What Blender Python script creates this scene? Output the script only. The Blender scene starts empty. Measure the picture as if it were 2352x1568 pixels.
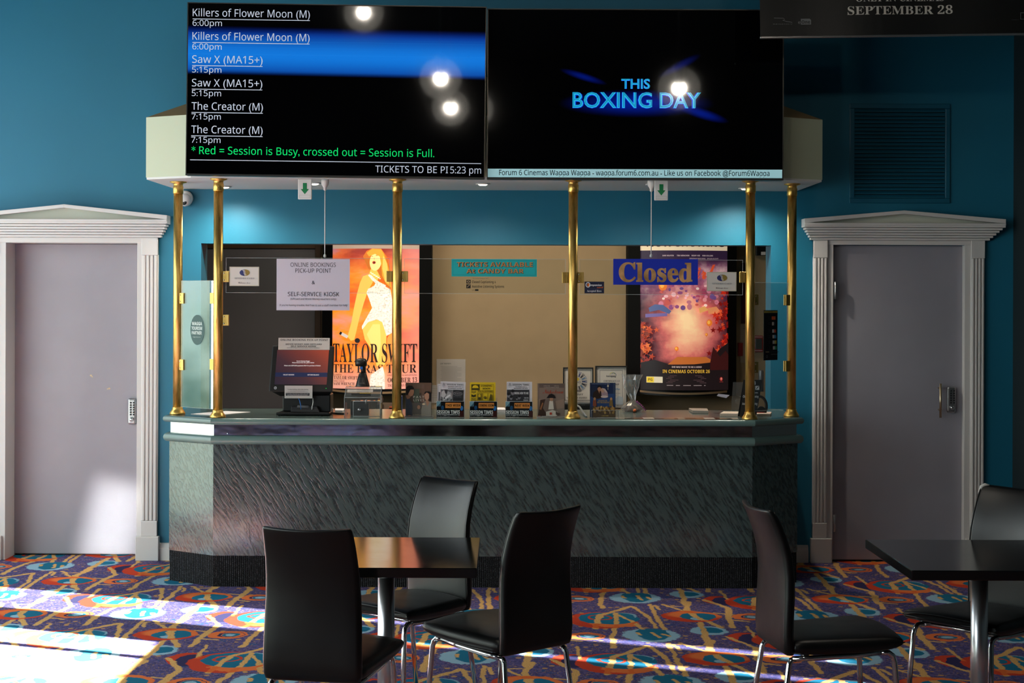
import bpy, bmesh, math, random
from mathutils import Vector, Matrix, Quaternion
random.seed(7)
SC = bpy.context.scene
COL = SC.collection
R = math.radians

# ------------------------------------------------------------------ camera
F, HC, CX, CY, ROLL = 3500.0, 1.70, 1165.0, 686.0, R(0.2)
cam_d = bpy.data.cameras.new('camera')
cam_d.sensor_fit = 'HORIZONTAL'
cam_d.sensor_width = 36.0
cam_d.lens = 36.0 * F / 2352.0
cam_d.shift_x = (1176.0 - CX) / 2352.0
cam_d.shift_y = (CY - 784.0) / 2352.0
cam_d.clip_end = 200
cam = bpy.data.objects.new('camera', cam_d)
cam.matrix_world = Matrix.Translation((0, 0, HC)) @ Matrix.Rotation(R(90), 4, 'X') @ Matrix.Rotation(ROLL, 4, 'Z')
COL.objects.link(cam)
SC.camera = cam

# ------------------------------------------------------------------ world, sun, daylight, exposure
vs = SC.view_settings
vs.view_transform = 'Standard'
vs.look = 'None'
vs.exposure = 0.0
vs.gamma = 1.0
vs.use_curve_mapping = False
SC.cycles.max_bounces = 8
SC.cycles.diffuse_bounces = 4
SC.cycles.glossy_bounces = 4
SC.cycles.transmission_bounces = 6
SC.cycles.transparent_max_bounces = 16
SC.cycles.caustics_reflective = False
SC.cycles.caustics_refractive = False
SC.cycles.sample_clamp_indirect = 6.0

wd = bpy.data.worlds.new('daylight')
SC.world = wd
wd.use_nodes = True
wn = wd.node_tree.nodes
_g = wn.new('ShaderNodeTexCoord')
_s = wn.new('ShaderNodeSeparateXYZ')
_n = wn.new('ShaderNodeTexNoise')
_n.inputs['Scale'].default_value = 9.0
_n.inputs['Detail'].default_value = 5.0
_r = wn.new('ShaderNodeValToRGB')
for _q, (_p, _c) in zip([_r.color_ramp.elements[0], _r.color_ramp.elements[1], _r.color_ramp.elements.new(0.5)], [(0.36, (0.12, 0.18, 0.10, 1)), (0.62, (0.95, 1.0, 1.0, 1)), (0.47, (0.55, 0.66, 0.52, 1))]):
    _q.position = _p
    _q.color = _c
_m = wn.new('ShaderNodeMapRange')
_m.inputs[1].default_value = 0.10
_m.inputs[2].default_value = 0.22
_x = wn.new('ShaderNodeMix')
_x.data_type = 'RGBA'
_x.inputs[7].default_value = (0.80, 0.93, 1.0, 1)
_l = wd.node_tree.links
_l.new(_g.outputs['Generated'], _s.inputs[0])
_l.new(_g.outputs['Generated'], _n.inputs['Vector'])
_l.new(_n.outputs[0], _r.inputs[0])
_l.new(_s.outputs[2], _m.inputs[0])
_l.new(_m.outputs[0], _x.inputs[0])
_l.new(_r.outputs[0], _x.inputs[6])
_l.new(_x.outputs[2], wn['Background'].inputs[0])
wn['Background'].inputs[1].default_value = 6.5


def lamp(name, kind, loc, energy, color=(1, 1, 1), target=None, parent=None, **kw):
    d = bpy.data.lights.new(name, kind)
    d.energy = energy
    d.color = color
    for k, v in kw.items():
        setattr(d, k, v)
    o = bpy.data.objects.new(name, d)
    COL.objects.link(o)
    if parent:
        o.parent = parent
    o.location = loc
    if target is not None:
        o.rotation_euler = (Vector(target) - Vector(loc)).to_track_quat('-Z', 'Y').to_euler()
    return o


SUN_T = 0.55
SUN_DIR = Vector((1.0, -0.38, -SUN_T * 1.07))
sun = lamp('sun', 'SUN', (-12, 12, 9), 150.0, (1.0, 0.97, 0.92), angle=R(0.6))
sun.rotation_euler = SUN_DIR.to_track_quat('-Z', 'Y').to_euler()
# added narrow lamp, unseen, throwing a patch of sun onto the left foyer door
lo = lamp('door_patch_lamp', 'AREA', (-3.95, -1.6, 1.5), 1.0, (1.0, 0.98, 0.95), target=(-2.61, 9.9, 0.22),
          shape='RECTANGLE', size=0.32, size_y=0.54, spread=R(1.2))
lo.rotation_euler = ((Vector((-2.61, 9.9, 0.22)) - lo.location).to_track_quat('-Z', 'Y') @ Quaternion((0, 0, 1), R(-13))).to_euler()


# ------------------------------------------------------------------ pixel -> place on a plane at depth Y
def W(px, py, Y):
    dx, dy = px - CX, py - CY
    ux = dx * math.cos(ROLL) + dy * math.sin(ROLL)
    uy = -dx * math.sin(ROLL) + dy * math.cos(ROLL)
    return Vector((ux * Y / F, Y, HC - uy * Y / F))


def lin(h):
    h = h.lstrip('#')
    v = [int(h[i:i + 2], 16) / 255 for i in (0, 2, 4)]
    return tuple(c / 12.92 if c <= 0.04045 else ((c + 0.055) / 1.055) ** 2.4 for c in v)


# ------------------------------------------------------------------ materials
MATS = {}


def pmat(name, color, rough=0.5, metal=0.0, spec=0.5, emit=0.0, coat=0.0):
    key = (name, color, rough, metal, spec, emit, coat)
    if key in MATS:
        return MATS[key]
    m = bpy.data.materials.new(name)
    m.use_nodes = True
    b = m.node_tree.nodes['Principled BSDF']
    c = lin(color) if isinstance(color, str) else color
    b.inputs['Base Color'].default_value = (*c, 1)
    b.inputs['Roughness'].default_value = rough
    b.inputs['Metallic'].default_value = metal
    b.inputs['Specular IOR Level'].default_value = spec
    b.inputs['Coat Weight'].default_value = coat
    if emit:
        b.inputs['Emission Color'].default_value = (*c, 1)
        b.inputs['Emission Strength'].default_value = emit
    MATS[key] = m
    return m


class NT:
    """small helper for writing node maths"""
    def __init__(s, m):
        s.nt = m.node_tree
        s.n = s.nt.nodes
        s.l = s.nt.links

    def new(s, t, **kw):
        n = s.n.new(t)
        for k, v in kw.items():
            setattr(n, k, v)
        return n

    def put(s, sock, v):
        if v is None:
            return
        if isinstance(v, (int, float)):
            sock.default_value = v
        elif isinstance(v, tuple):
            sock.default_value = v if len(v) == len(sock.default_value) else (*v, 1)
        else:
            s.l.new(v, sock)

    def m(s, op, a, b=None, c=None, clamp=False):
        n = s.new('ShaderNodeMath', operation=op, use_clamp=clamp)
        s.put(n.inputs[0], a); s.put(n.inputs[1], b)
        if c is not None:
            s.put(n.inputs[2], c)
        return n.outputs[0]

    def add(s, a, b): return s.m('ADD', a, b)
    def sub(s, a, b): return s.m('SUBTRACT', a, b)
    def mul(s, a, b): return s.m('MULTIPLY', a, b)

    def step(s, v, e0, e1):
        n = s.new('ShaderNodeMapRange', interpolation_type='SMOOTHSTEP')
        s.put(n.inputs[0], v)
        n.inputs[1].default_value = e0
        n.inputs[2].default_value = e1
        return n.outputs[0]

    def mix(s, f, a, b):
        n = s.new('ShaderNodeMix', data_type='RGBA')
        s.put(n.inputs[0], f)
        s.put(n.inputs[6], a)
        s.put(n.inputs[7], b)
        return n.outputs[2]

    def noise(s, vec, scale, detail=2.0, rough=0.5, out=0):
        n = s.new('ShaderNodeTexNoise')
        if vec is not None:
            s.l.new(vec, n.inputs['Vector'])
        n.inputs['Scale'].default_value = scale
        n.inputs['Detail'].default_value = detail
        n.inputs['Roughness'].default_value = rough
        return n.outputs[out]

    def obj(s): return s.new('ShaderNodeTexCoord').outputs['Object']

    def mapping(s, vec, loc=(0, 0, 0), rot=(0, 0, 0), scale=(1, 1, 1)):
        n = s.new('ShaderNodeMapping')
        s.l.new(vec, n.inputs[0])
        n.inputs[1].default_value = loc
        n.inputs[2].default_value = rot
        n.inputs[3].default_value = scale
        return n.outputs[0]

    def bump(s, h, strength, dist=0.01):
        n = s.new('ShaderNodeBump')
        s.put(n.inputs['Height'], h)
        n.inputs['Strength'].default_value = strength
        n.inputs['Distance'].default_value = dist
        return n.outputs[0]

    def ramp(s, f, stops):
        n = s.new('ShaderNodeValToRGB')
        s.put(n.inputs[0], f)
        e = n.color_ramp.elements
        while len(e) < len(stops):
            e.new(0.5)
        for q, (p, c) in zip(e, stops):
            q.position = p
            q.color = (*(lin(c) if isinstance(c, str) else c), 1)
        return n.outputs[0]


def nmat(name, color, rough=0.5, metal=0.0, spec=0.5):
    m = bpy.data.materials.new(name)
    m.use_nodes = True
    b = m.node_tree.nodes['Principled BSDF']
    c = lin(color) if isinstance(color, str) else color
    b.inputs['Base Color'].default_value = (*c, 1)
    b.inputs['Roughness'].default_value = rough
    b.inputs['Metallic'].default_value = metal
    b.inputs['Specular IOR Level'].default_value = spec
    return m, NT(m), b


def painted(name, color, rough, bump=0.05, scale=300, var=0.0, vscale=6.0):
    m, n, b = nmat(name, color, rough)
    o = n.obj()
    n.l.new(n.bump(n.noise(o, scale, 3), bump, 0.002), b.inputs['Normal'])
    if var:
        c = lin(color)
        d = tuple(x * (1 - var) for x in c)
        n.l.new(n.mix(n.step(n.noise(o, vscale, 4), 0.35, 0.65), (*d, 1), (*c, 1)), b.inputs['Base Color'])
    return m


M_WALL = painted('teal_wall_paint', '#0d6b88', 0.55, 0.12, 260, 0.05, 2.0)
M_BEIGE = painted('beige_wall_paint', '#b79b78', 0.7, 0.1, 200, 0.04)
M_CEIL = painted('ceiling_paint', '#2a2f31', 0.85)
M_DOOR = painted('grey_door_paint', '#94929c', 0.45, 0.04, 120, 0.06, 3.0)
M_DARKDOOR = painted('charcoal_door_paint', '#77737a', 0.45, 0.05)
M_TRIM = painted('white_trim_paint', '#cfccca', 0.4, 0.03)
M_TYMP = painted('pediment_paint', '#c3c4b6', 0.6, 0.04)
M_CANOPY = painted('pale_green_paint', '#b5bda4', 0.6, 0.06)
M_SOFFIT = painted('white_soffit_paint', '#cfd0cf', 0.6, 0.05)
M_BLACK = pmat('black_plastic', '#0b0b0d', 0.35)
M_BLACKM = pmat('matt_black', '#040405', 0.8, 0.0, 0.2)
M_WHITEP = pmat('white_plastic', '#dcdad8', 0.4)
M_CHROME = pmat('chrome', (0.72, 0.72, 0.74), 0.12, 1.0)
M_STEEL = pmat('brushed_steel', (0.45, 0.45, 0.46), 0.3, 1.0)
M_PAPER = pmat('white_paper', '#d9d5d6', 0.7)


def brass():
    m, n, b = nmat('aged_brass', (0.72, 0.47, 0.13), 0.2, 1.0)
    o = n.obj()
    v = n.noise(n.mapping(o, scale=(8, 8, 1.5)), 6, 5, 0.65)
    n.l.new(n.ramp(v, [(0.30, (0.42, 0.24, 0.06)), (0.48, (0.74, 0.48, 0.13)), (0.75, (0.88, 0.62, 0.22))]), b.inputs['Base Color'])
    n.l.new(n.m('ADD', n.mul(v, 0.24), 0.25), b.inputs['Roughness'])
    return m


M_BRASS = brass()


def leather():
    m, n, b = nmat('black_leather', '#060607', 0.32, 0, 0.45)
    o = n.obj()
    v = n.new('ShaderNodeTexVoronoi')
    n.l.new(o, v.inputs['Vector'])
    v.inputs['Scale'].default_value = 420
    n.l.new(n.bump(v.outputs['Distance'], 0.12, 0.0008), b.inputs['Normal'])
    n.l.new(n.m('ADD', n.mul(n.noise(o, 9, 4), 0.16), 0.30), b.inputs['Roughness'])
    return m


M_LEATHER = leather()


def laminate():
    m, n, b = nmat('rippled_laminate', '#3d4947', 0.27, 0, 0.5)
    o = n.obj()
    # broken, steep diagonal ripples running from upper left to lower right
    wob = n.noise(o, 3.0, 2, 0.5, out=1)
    mixv = n.new('ShaderNodeVectorMath', operation='MULTIPLY_ADD')
    n.l.new(wob, mixv.inputs[0])
    mixv.inputs[1].default_value = (0.05, 0.05, 0.05)
    n.l.new(o, mixv.inputs[2])
    q = n.mapping(mixv.outputs[0], rot=(0, R(33), 0), scale=(1, 1, 1))
    q2 = n.mapping(q, scale=(78, 78, 12))
    h = n.noise(q2, 1.0, 1.5, 0.5)
    h2 = n.step(h, 0.38, 0.58)
    fine = n.noise(o, 70, 4, 0.7)
    c = n.mix(h2, (*lin('#202c2c'), 1), (*lin('#3a4a49'), 1))
    c2 = n.mix(n.mul(n.step(fine, 0.3, 0.75), 0.25), c, (*lin('#44565a'), 1))
    n.l.new(c2, b.inputs['Base Color'])
    n.l.new(n.bump(h2, 0.24, 0.003), b.inputs['Normal'])
    n.l.new(n.m('ADD', n.mul(fine, 0.10), 0.14), b.inputs['Roughness'])
    b.inputs['Specular IOR Level'].default_value = 0.6
    b.inputs['Coat Weight'].default_value = 0.8
    b.inputs['Coat Roughness'].default_value = 0.13
    return m


M_LAM = laminate()


def plinth_mat():
    m, n, b = nmat('ribbed_carpet', '#141416', 0.9, 0, 0.2)
    o = n.obj()
    sep = n.new('ShaderNodeSeparateXYZ')
    n.l.new(o, sep.inputs[0])
    w = n.m('SINE', n.mul(sep.outputs[0], 520.0))
    sp = n.step(n.noise(o, 330, 2, 0.6), 0.48, 0.72)
    c = n.mix(sp, (*lin('#0d0d10'), 1), (*lin('#64646a'), 1))
    c2 = n.mix(n.step(w, -0.6, 0.6), (*lin('#08080a'), 1), c)
    n.l.new(c2, b.inputs['Base Color'])
    n.l.new(n.bump(w, 0.5, 0.003), b.inputs['Normal'])
    return m


M_PLINTH = plinth_mat()
M_NOSE = pmat('grey_green_nosing', '#5c7673', 0.26, 0.0, 0.6)
M_TOPLAM = painted('grey_green_laminate', '#43524f', 0.22, 0.03, 120)


def mirror_mat():
    m, n, b = nmat('polished_strip', (0.52, 0.52, 0.50), 0.06, 1.0)
    o = n.obj()
    n.l.new(n.m('ADD', n.mul(n.noise(o, 14, 5, 0.7), 0.14), 0.02), b.inputs['Roughness'])
    n.l.new(n.bump(n.noise(n.mapping(o, scale=(1.2, 1, 3)), 3, 2), 0.05, 0.02), b.inputs['Normal'])
    return m


M_MIRROR = mirror_mat()


def clear(name, tint=(0.96, 0.98, 0.98), refl=1.0, milky=0.0):
    m = bpy.data.materials.new(name)
    m.use_nodes = True
    n = NT(m)
    for q in list(n.n):
        n.n.remove(q)
    out = n.new('ShaderNodeOutputMaterial')
    t = n.new('ShaderNodeBsdfTransparent')
    t.inputs[0].default_value = (*tint, 1)
    g = n.new('ShaderNodeBsdfGlossy')
    g.inputs['Roughness'].default_value = 0.02
    lw = n.new('ShaderNodeLayerWeight')
    lw.inputs[0].default_value = 0.5
    f = n.m('MULTIPLY_ADD', n.m('POWER', lw.outputs['Facing'], 5.0), 0.95, 0.045)
    mx = n.new('ShaderNodeMixShader')
    n.l.new(n.m('MULTIPLY', f, refl, clamp=True), mx.inputs[0])
    n.l.new(t.outputs[0], mx.inputs[1])
    n.l.new(g.outputs[0], mx.inputs[2])
    last = mx.outputs[0]
    if milky:
        d = n.new('ShaderNodeBsdfTranslucent')
        d.inputs[0].default_value = (0.85, 0.88, 0.9, 1)
        d2 = n.new('ShaderNodeBsdfDiffuse')
        d2.inputs[0].default_value = (0.85, 0.88, 0.9, 1)
        ad = n.new('ShaderNodeMixShader')
        n.l.new(d.outputs[0], ad.inputs[1]); n.l.new(d2.outputs[0], ad.inputs[2])
        m2 = n.new('ShaderNodeMixShader')
        m2.inputs[0].default_value = milky
        n.l.new(last, m2.inputs[1]); n.l.new(ad.outputs[0], m2.inputs[2])
        last = m2.outputs[0]
    n.l.new(last, out.inputs[0])
    return m


M_GLASS = clear('clear_glass', (0.97, 0.99, 0.985), 1.1)
M_GLASS2 = clear('side_glass', (0.9, 0.93, 0.94), 8.0)
M_GLASS3 = clear('side_glass_clear', (0.95, 0.97, 0.97), 2.6)
M_GEDGE = clear('glass_edge', (0.75, 0.86, 0.85), 1.0, 0.45)
M_ACRYL = clear('clear_acrylic', (0.97, 0.97, 0.97), 1.5, 0.03)
M_ACEDGE = clear('acrylic_edge', (0.8, 0.82, 0.83), 1.0, 0.5)
M_CELLO = clear('cellophane', (0.93, 0.93, 0.93), 2.6, 0.10)


# ------------------------------------------------------------------ mesh builder
class MB:
    def __init__(s):
        s.v, s.f, s.mi, s.mats = [], [], [], []
        s.cur = 0
        s.smooth = []

    def mat(s, m):
        if m not in s.mats:
            s.mats.append(m)
        s.cur = s.mats.index(m)
        return s

    def face(s, idx, smooth=False):
        s.f.append(tuple(idx)); s.mi.append(s.cur); s.smooth.append(smooth)

    def addv(s, pts):
        b = len(s.v)
        s.v.extend([tuple(p) for p in pts])
        return b

    def quad(s, a, b, c, d):
        k = s.addv([a, b, c, d]); s.face((k, k + 1, k + 2, k + 3))

    def box(s, x0, x1, y0, y1, z0, z1):
        k = s.addv([(x0, y0, z0), (x1, y0, z0), (x1, y1, z0), (x0, y1, z0), (x0, y0, z1), (x1, y0, z1), (x1, y1, z1), (x0, y1, z1)])
        for q in ((0, 3, 2, 1), (4, 5, 6, 7), (0, 1, 5, 4), (1, 2, 6, 5), (2, 3, 7, 6), (3, 0, 4, 7)):
            s.face([k + i for i in q])
        return s

    def hexa(s, p):
        k = s.addv(p)
        for q in ((0, 3, 2, 1), (4, 5, 6, 7), (0, 1, 5, 4), (1, 2, 6, 5), (2, 3, 7, 6), (3, 0, 4, 7)):
            s.face([k + i for i in q])
        return s

    def prism(s, poly, z0, z1, axis='z'):
        """poly: 2D points; axis z: (x,y) extruded in z; axis y: (x,z) extruded in y; axis x: (y,z)"""
        def P(a, b, h):
            return (a, b, h) if axis == 'z' else ((a, h, b) if axis == 'y' else (h, a, b))
        n = len(poly)
        k = s.addv([P(a, b, z0) for a, b in poly] + [P(a, b, z1) for a, b in poly])
        s.face([k + i for i in range(n)][::-1]); s.face([k + n + i for i in range(n)])
        for i in range(n):
            j = (i + 1) % n
            s.face((k + i, k + j, k + n + j, k + n + i))
        return s

    def loft(s, rings, caps=True, smooth=True, closed=True):
        n = len(rings[0])
        k = s.addv([p for r in rings for p in r])
        for a in range(len(rings) - 1):
            for i in range(n if closed else n - 1):
                j = (i + 1) % n
                s.face((k + a * n + i, k + a * n + j, k + (a + 1) * n + j, k + (a + 1) * n + i), smooth)
        if caps:
            s.face([k + i for i in range(n)][::-1])
            s.face([k + (len(rings) - 1) * n + i for i in range(n)])
        return s

    def lathe(s, prof, c=(0, 0, 0), n=24, axis='z', smooth=True):
        rings = []
        for r, z in prof:
            ring = []
            for i in range(n):
                a = 2 * math.pi * i / n
                u, w = r * math.cos(a), r * math.sin(a)
                if axis == 'z': p = (c[0] + u, c[1] + w, c[2] + z)
                elif axis == 'y': p = (c[0] + u, c[1] + z, c[2] + w)
                else: p = (c[0] + z, c[1] + u, c[2] + w)
                ring.append(p)
            rings.append(ring)
        return s.loft(rings, True, smooth)

    def tube(s, pts, r, n=10, smooth=True):
        pts = [Vector(p) for p in pts]
        rings = []
        up = None
        for i, p in enumerate(pts):
            t = (pts[min(i + 1, len(pts) - 1)] - pts[max(i - 1, 0)]).normalized()
            if up is None:
                up = Vector((0, 0, 1)) if abs(t.z) < 0.9 else Vector((1, 0, 0))
            a = t.cross(up).normalized()
            b = a.cross(t).normalized()
            up = b
            rr = r[i] if isinstance(r, (list, tuple)) else r
            rings.append([p + a * (rr * math.cos(2 * math.pi * k / n)) + b * (rr * math.sin(2 * math.pi * k / n)) for k in range(n)])
        return s.loft(rings, True, smooth)

    def sphere(s, c, r, nu=20, nv=12, sc=(1, 1, 1)):
        rings = []
        for j in range(nv + 1):
            t = math.pi * (0.002 + 0.996 * j / nv)
            rings.append([(c[0] + sc[0] * r * math.sin(t) * math.cos(2 * math.pi * i / nu), c[1] + sc[1] * r * math.sin(t) * math.sin(2 * math.pi * i / nu), c[2] - sc[2] * r * math.cos(t)) for i in range(nu)])
        return s.loft(rings, True, True)

    def build(s, name, m=None, parent=None, loc=(0, 0, 0), rot=(0, 0, 0), bevel=0, seg=2, subsurf=0):
        me = bpy.data.meshes.new(name)
        me.from_pydata(s.v, [], s.f)
        if m is not None and not s.mats:
            s.mats = [m]
        for q in s.mats:
            me.materials.append(q)
        me.polygons.foreach_set('material_index', s.mi)
        me.polygons.foreach_set('use_smooth', s.smooth)
        me.update()
        bm = bmesh.new(); bm.from_mesh(me)
        bmesh.ops.recalc_face_normals(bm, faces=bm.faces)
        bm.to_mesh(me); bm.free()
        o = bpy.data.objects.new(name, me)
        COL.objects.link(o)
        if parent is not None:
            o.parent = parent
        o.location = loc
        o.rotation_euler = rot
        if bevel:
            b = o.modifiers.new('bevel', 'BEVEL')
            b.width = bevel; b.segments = seg; b.limit_method = 'ANGLE'; b.angle_limit = R(40)
        if subsurf:
            q = o.modifiers.new('subsurf', 'SUBSURF')
            q.levels = subsurf; q.render_levels = subsurf
        return o


def tag(o, label=None, cat=None, group=None, kind=None):
    if label: o['label'] = label
    if cat: o['category'] = cat
    if group: o['group'] = group
    if kind: o['kind'] = kind
    return o


def thing(name, label, cat, loc=(0, 0, 0), rz=0.0, group=None, kind=None):
    o = bpy.data.objects.new(name, None)
    o.empty_display_size = 0.1
    COL.objects.link(o)
    o.location = loc
    o.rotation_euler = (0, 0, rz)
    return tag(o, label, cat, group, kind)


def copy_tree(o, parent=None):
    c = o.copy()
    COL.objects.link(c)
    if parent:
        c.parent = parent
    for ch in list(o.children):
        copy_tree(ch, c)
    return c


# ------------------------------------------------------------------ lettering and flat print
def _font(s, st):
    A = {'sans': (0x1D5A0, 0x1D5BA, 0x1D7E2), 'bold': (0x1D5D4, 0x1D5EE, 0x1D7EC), 'serif': (0x1D400, 0x1D41A, 0x1D7CE),
         'script': (0x1D4D0, 0x1D4EA, 0), 'plain': None, 'italic': (0x1D434, 0x1D44E, 0), 'bolditalic': (0x1D63C, 0x1D656, 0)}[st]
    if A is None:
        return s
    o = ''
    for c in s:
        if 'A' <= c <= 'Z': o += chr(A[0] + ord(c) - 65)
        elif c == 'h' and st == 'italic': o += '\u210e'
        elif 'a' <= c <= 'z': o += chr(A[1] + ord(c) - 97)
        elif '0' <= c <= '9' and A[2]: o += chr(A[2] + ord(c) - 48)
        else: o += c
    return o


_TC = {}
_TXT = {}


def glyphs(s, st, off, res):
    k = (s, st, off, res)
    if k in _TC:
        return _TC[k]
    if 'o' not in _TXT:
        c = bpy.data.curves.new('lettering', 'FONT')
        c.size = 1.0
        _TXT['o'] = bpy.data.objects.new('lettering', c)
    o = _TXT['o']
    c = o.data
    c.body = _font(s, st)
    c.resolution_u = res
    c.offset = off
    me = o.to_mesh()
    v = [(p.co.x, p.co.y) for p in me.vertices]
    f = [tuple(p.vertices) for p in me.polygons]
    o.to_mesh_clear()
    _TC[k] = (v, f)
    return v, f


CAPH = {}


def clip_x(pts, x, sg):
    """part of a polygon right (sg=1) or left (sg=-1) of a vertical line"""
    out = []
    for i, p in enumerate(pts):
        q = pts[(i + 1) % len(pts)]
        a, b = sg * (p[0] - x), sg * (q[0] - x)
        if a >= 0:
            out.append(p)
        if a * b < 0:
            t = a / (a - b)
            out.append((x, p[1] + (q[1] - p[1]) * t))
    return out


class Art(MB):
    """print on a flat (or bowed) sheet; coordinates are photo pixels seen at depth Y, turned into metres about (ox, oy)"""
    def __init__(s, Y, ox, oy, step=0.0004, src=None, glow=0.0, rough=0.5, bow=None, pref='print', spec=0.4, coat=0.0):
        super().__init__()
        s.k = Y / F
        s.Y, s.ox, s.oy, s.step, s.lay, s.glow, s.rough, s.bow, s.pref, s.spec, s.coat = Y, ox, oy, step, 0, glow, rough, bow, pref, spec, coat
        s.src = src          # (x0, y0, scale): coordinates given in a zoomed crop

    def P(s, x, y, d=0.0):
        if s.src:
            x, y = s.src[0] + x / s.src[2], s.src[1] + y / s.src[2]
        X = (x - s.ox) * s.k
        yy = -s.lay * s.step - d
        if s.bow:
            yy -= s.bow(X)
        return (X, yy, -(y - s.oy) * s.k)

    def col(s, c):
        if isinstance(c, bpy.types.Material):
            return s.mat(c)
        return s.mat(pmat(s.pref, c, s.rough, 0.0, s.spec, s.glow, s.coat))

    def poly(s, pts, c):
        s.lay += 1; s.col(c)
        if s.bow and max(p[0] for p in pts) - min(p[0] for p in pts) > 40:
            x, xe = min(p[0] for p in pts), max(p[0] for p in pts)
            while x < xe:
                q = clip_x(clip_x(pts, x, 1), x + 30, -1)
                if len(q) > 2:
                    k = s.addv([s.P(*p) for p in q]); s.face(range(k, k + len(q)))
                x += 30
            return s
        k = s.addv([s.P(x, y) for x, y in pts]); s.face(range(k, k + len(pts)))
        return s

    def rect(s, x0, y0, x1, y1, c, nx=1):
        s.lay += 1; s.col(c)
        for i in range(nx):
            a, b = x0 + (x1 - x0) * i / nx, x0 + (x1 - x0) * (i + 1) / nx
            s.quad(s.P(a, y1), s.P(b, y1), s.P(b, y0), s.P(a, y0))
        return s

    def ell(s, cx, cy, rx, ry, c, n=28, ang=0.0):
        ca, sa = math.cos(ang), math.sin(ang)
        return s.poly([(cx + rx * math.cos(t) * ca - ry * math.sin(t) * sa, cy + rx * math.cos(t) * sa + ry * math.sin(t) * ca) for t in [2 * math.pi * i / n for i in range(n)]], c)

    def stroke(s, pts, w, c, closed=False):
        s.lay += 1; s.col(c)
        pts = [Vector(p) for p in pts]
        n = len(pts)
        L = []
        for i, p in enumerate(pts):
            a = pts[(i - 1) % n] if (closed or i) else p
            b = pts[(i + 1) % n] if (closed or i < n - 1) else p
            t = (b - a); t = t.normalized() if t.length else Vector((1, 0))
            q = Vector((-t.y, t.x)) * w / 2
            L.append((p + q, p - q))
        for i in range(n if closed else n - 1):
            a, b = L[i], L[(i + 1) % n]
            s.quad(s.P(*a[0]), s.P(*b[0]), s.P(*b[1]), s.P(*a[1]))
        return s

    def ring(s, cx, cy, rx, ry, w, c, n=32):
        return s.stroke([(cx + rx * math.cos(2 * math.pi * i / n), cy + ry * math.sin(2 * math.pi * i / n)) for i in range(n)], w, c, True)

    def frame(s, x0, y0, x1, y1, w, c):
        s.lay += 1; s.col(c)
        for a in ((x0, y0, x1, y0 + w), (x0, y1 - w, x1, y1), (x0, y0 + w, x0 + w, y1 - w), (x1 - w, y0 + w, x1, y1 - w)):
            s.quad(s.P(a[0], a[3]), s.P(a[2], a[3]), s.P(a[2], a[1]), s.P(a[0], a[1]))
        return s

    def text(s, t, x0, x1, base, cap, c, st='sans', off=0.0, res=3, shear=0.0):
        """fit the ink of t between x0 and x1, standing on `base`, capitals `cap` tall"""
        v, f = glyphs(t, st, off, res)
        if not v:
            return s
        hk = (st, off)
        if hk not in CAPH:
            hv, _ = glyphs('H', st, off, 3)
            CAPH[hk] = max(p[1] for p in hv)
        sy = cap / CAPH[hk]
        a, b = min(p[0] for p in v), max(p[0] for p in v)
        sx = (x1 - x0) / max(1e-6, b - a)
        s.lay += 1; s.col(c)
        k = s.addv([s.P(x0 + (p[0] - a) * sx + shear * p[1] * sy, base - p[1] * sy) for p in v])
        for q in f:
            s.face([k + i for i in q])
        return s

    def board(s, x0, y0, x1, y1, th, c):
        """sheet with real thickness behind the print"""
        s.col(c)
        a, b = s.P(x0, y1), s.P(x1, y0)
        yf = -s.lay * s.step
        s.box(a[0], b[0], yf, th, a[2], b[2])
        return s

    def place(s, name, parent=None, rot=(0, 0, 0), at=None, **kw):
        loc = at if at is not None else W(s.ox, s.oy, s.Y)
        return s.build(name, None, parent, loc, rot, **kw)


# ================================================================== SETTING
def holed(u_cuts, v_cuts, holes, P, t0, t1, mb):
    """wall of cells u x v with rectangular holes; P(u, v, t) -> point"""
    nu, nv = len(u_cuts) - 1, len(v_cuts) - 1

    def solid(i, j):
        if i < 0 or j < 0 or i >= nu or j >= nv:
            return False
        cu, cv = (u_cuts[i] + u_cuts[i + 1]) / 2, (v_cuts[j] + v_cuts[j + 1]) / 2
        return not any(h[0] < cu < h[1] and h[2] < cv < h[3] for h in holes)
    for i in range(nu):
        for j in range(nv):
            if not solid(i, j):
                continue
            a, b, c, d = u_cuts[i], u_cuts[i + 1], v_cuts[j], v_cuts[j + 1]
            mb.quad(P(a, c, t0), P(b, c, t0), P(b, d, t0), P(a, d, t0))
            mb.quad(P(a, c, t1), P(b, c, t1), P(b, d, t1), P(a, d, t1))
            if not solid(i - 1, j): mb.quad(P(a, c, t0), P(a, c, t1), P(a, d, t1), P(a, d, t0))
            if not solid(i + 1, j): mb.quad(P(b, c, t0), P(b, c, t1), P(b, d, t1), P(b, d, t0))
            if not solid(i, j - 1): mb.quad(P(a, c, t0), P(a, c, t1), P(b, c, t1), P(b, c, t0))
            if not solid(i, j + 1): mb.quad(P(a, d, t0), P(a, d, t1), P(b, d, t1), P(b, d, t0))


def cuts(lo, hi, holes, k):
    return sorted(set([lo, hi] + [h[k] for h in holes] + [h[k + 1] for h in holes]))


YW = 9.88          # face of the back wall
TW = 0.20          # its thickness
XL, XR, YF, ZC = -4.6, 3.28, -3.0, 5.0
YB = 11.6          # face of the ticket room's rear wall

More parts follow.
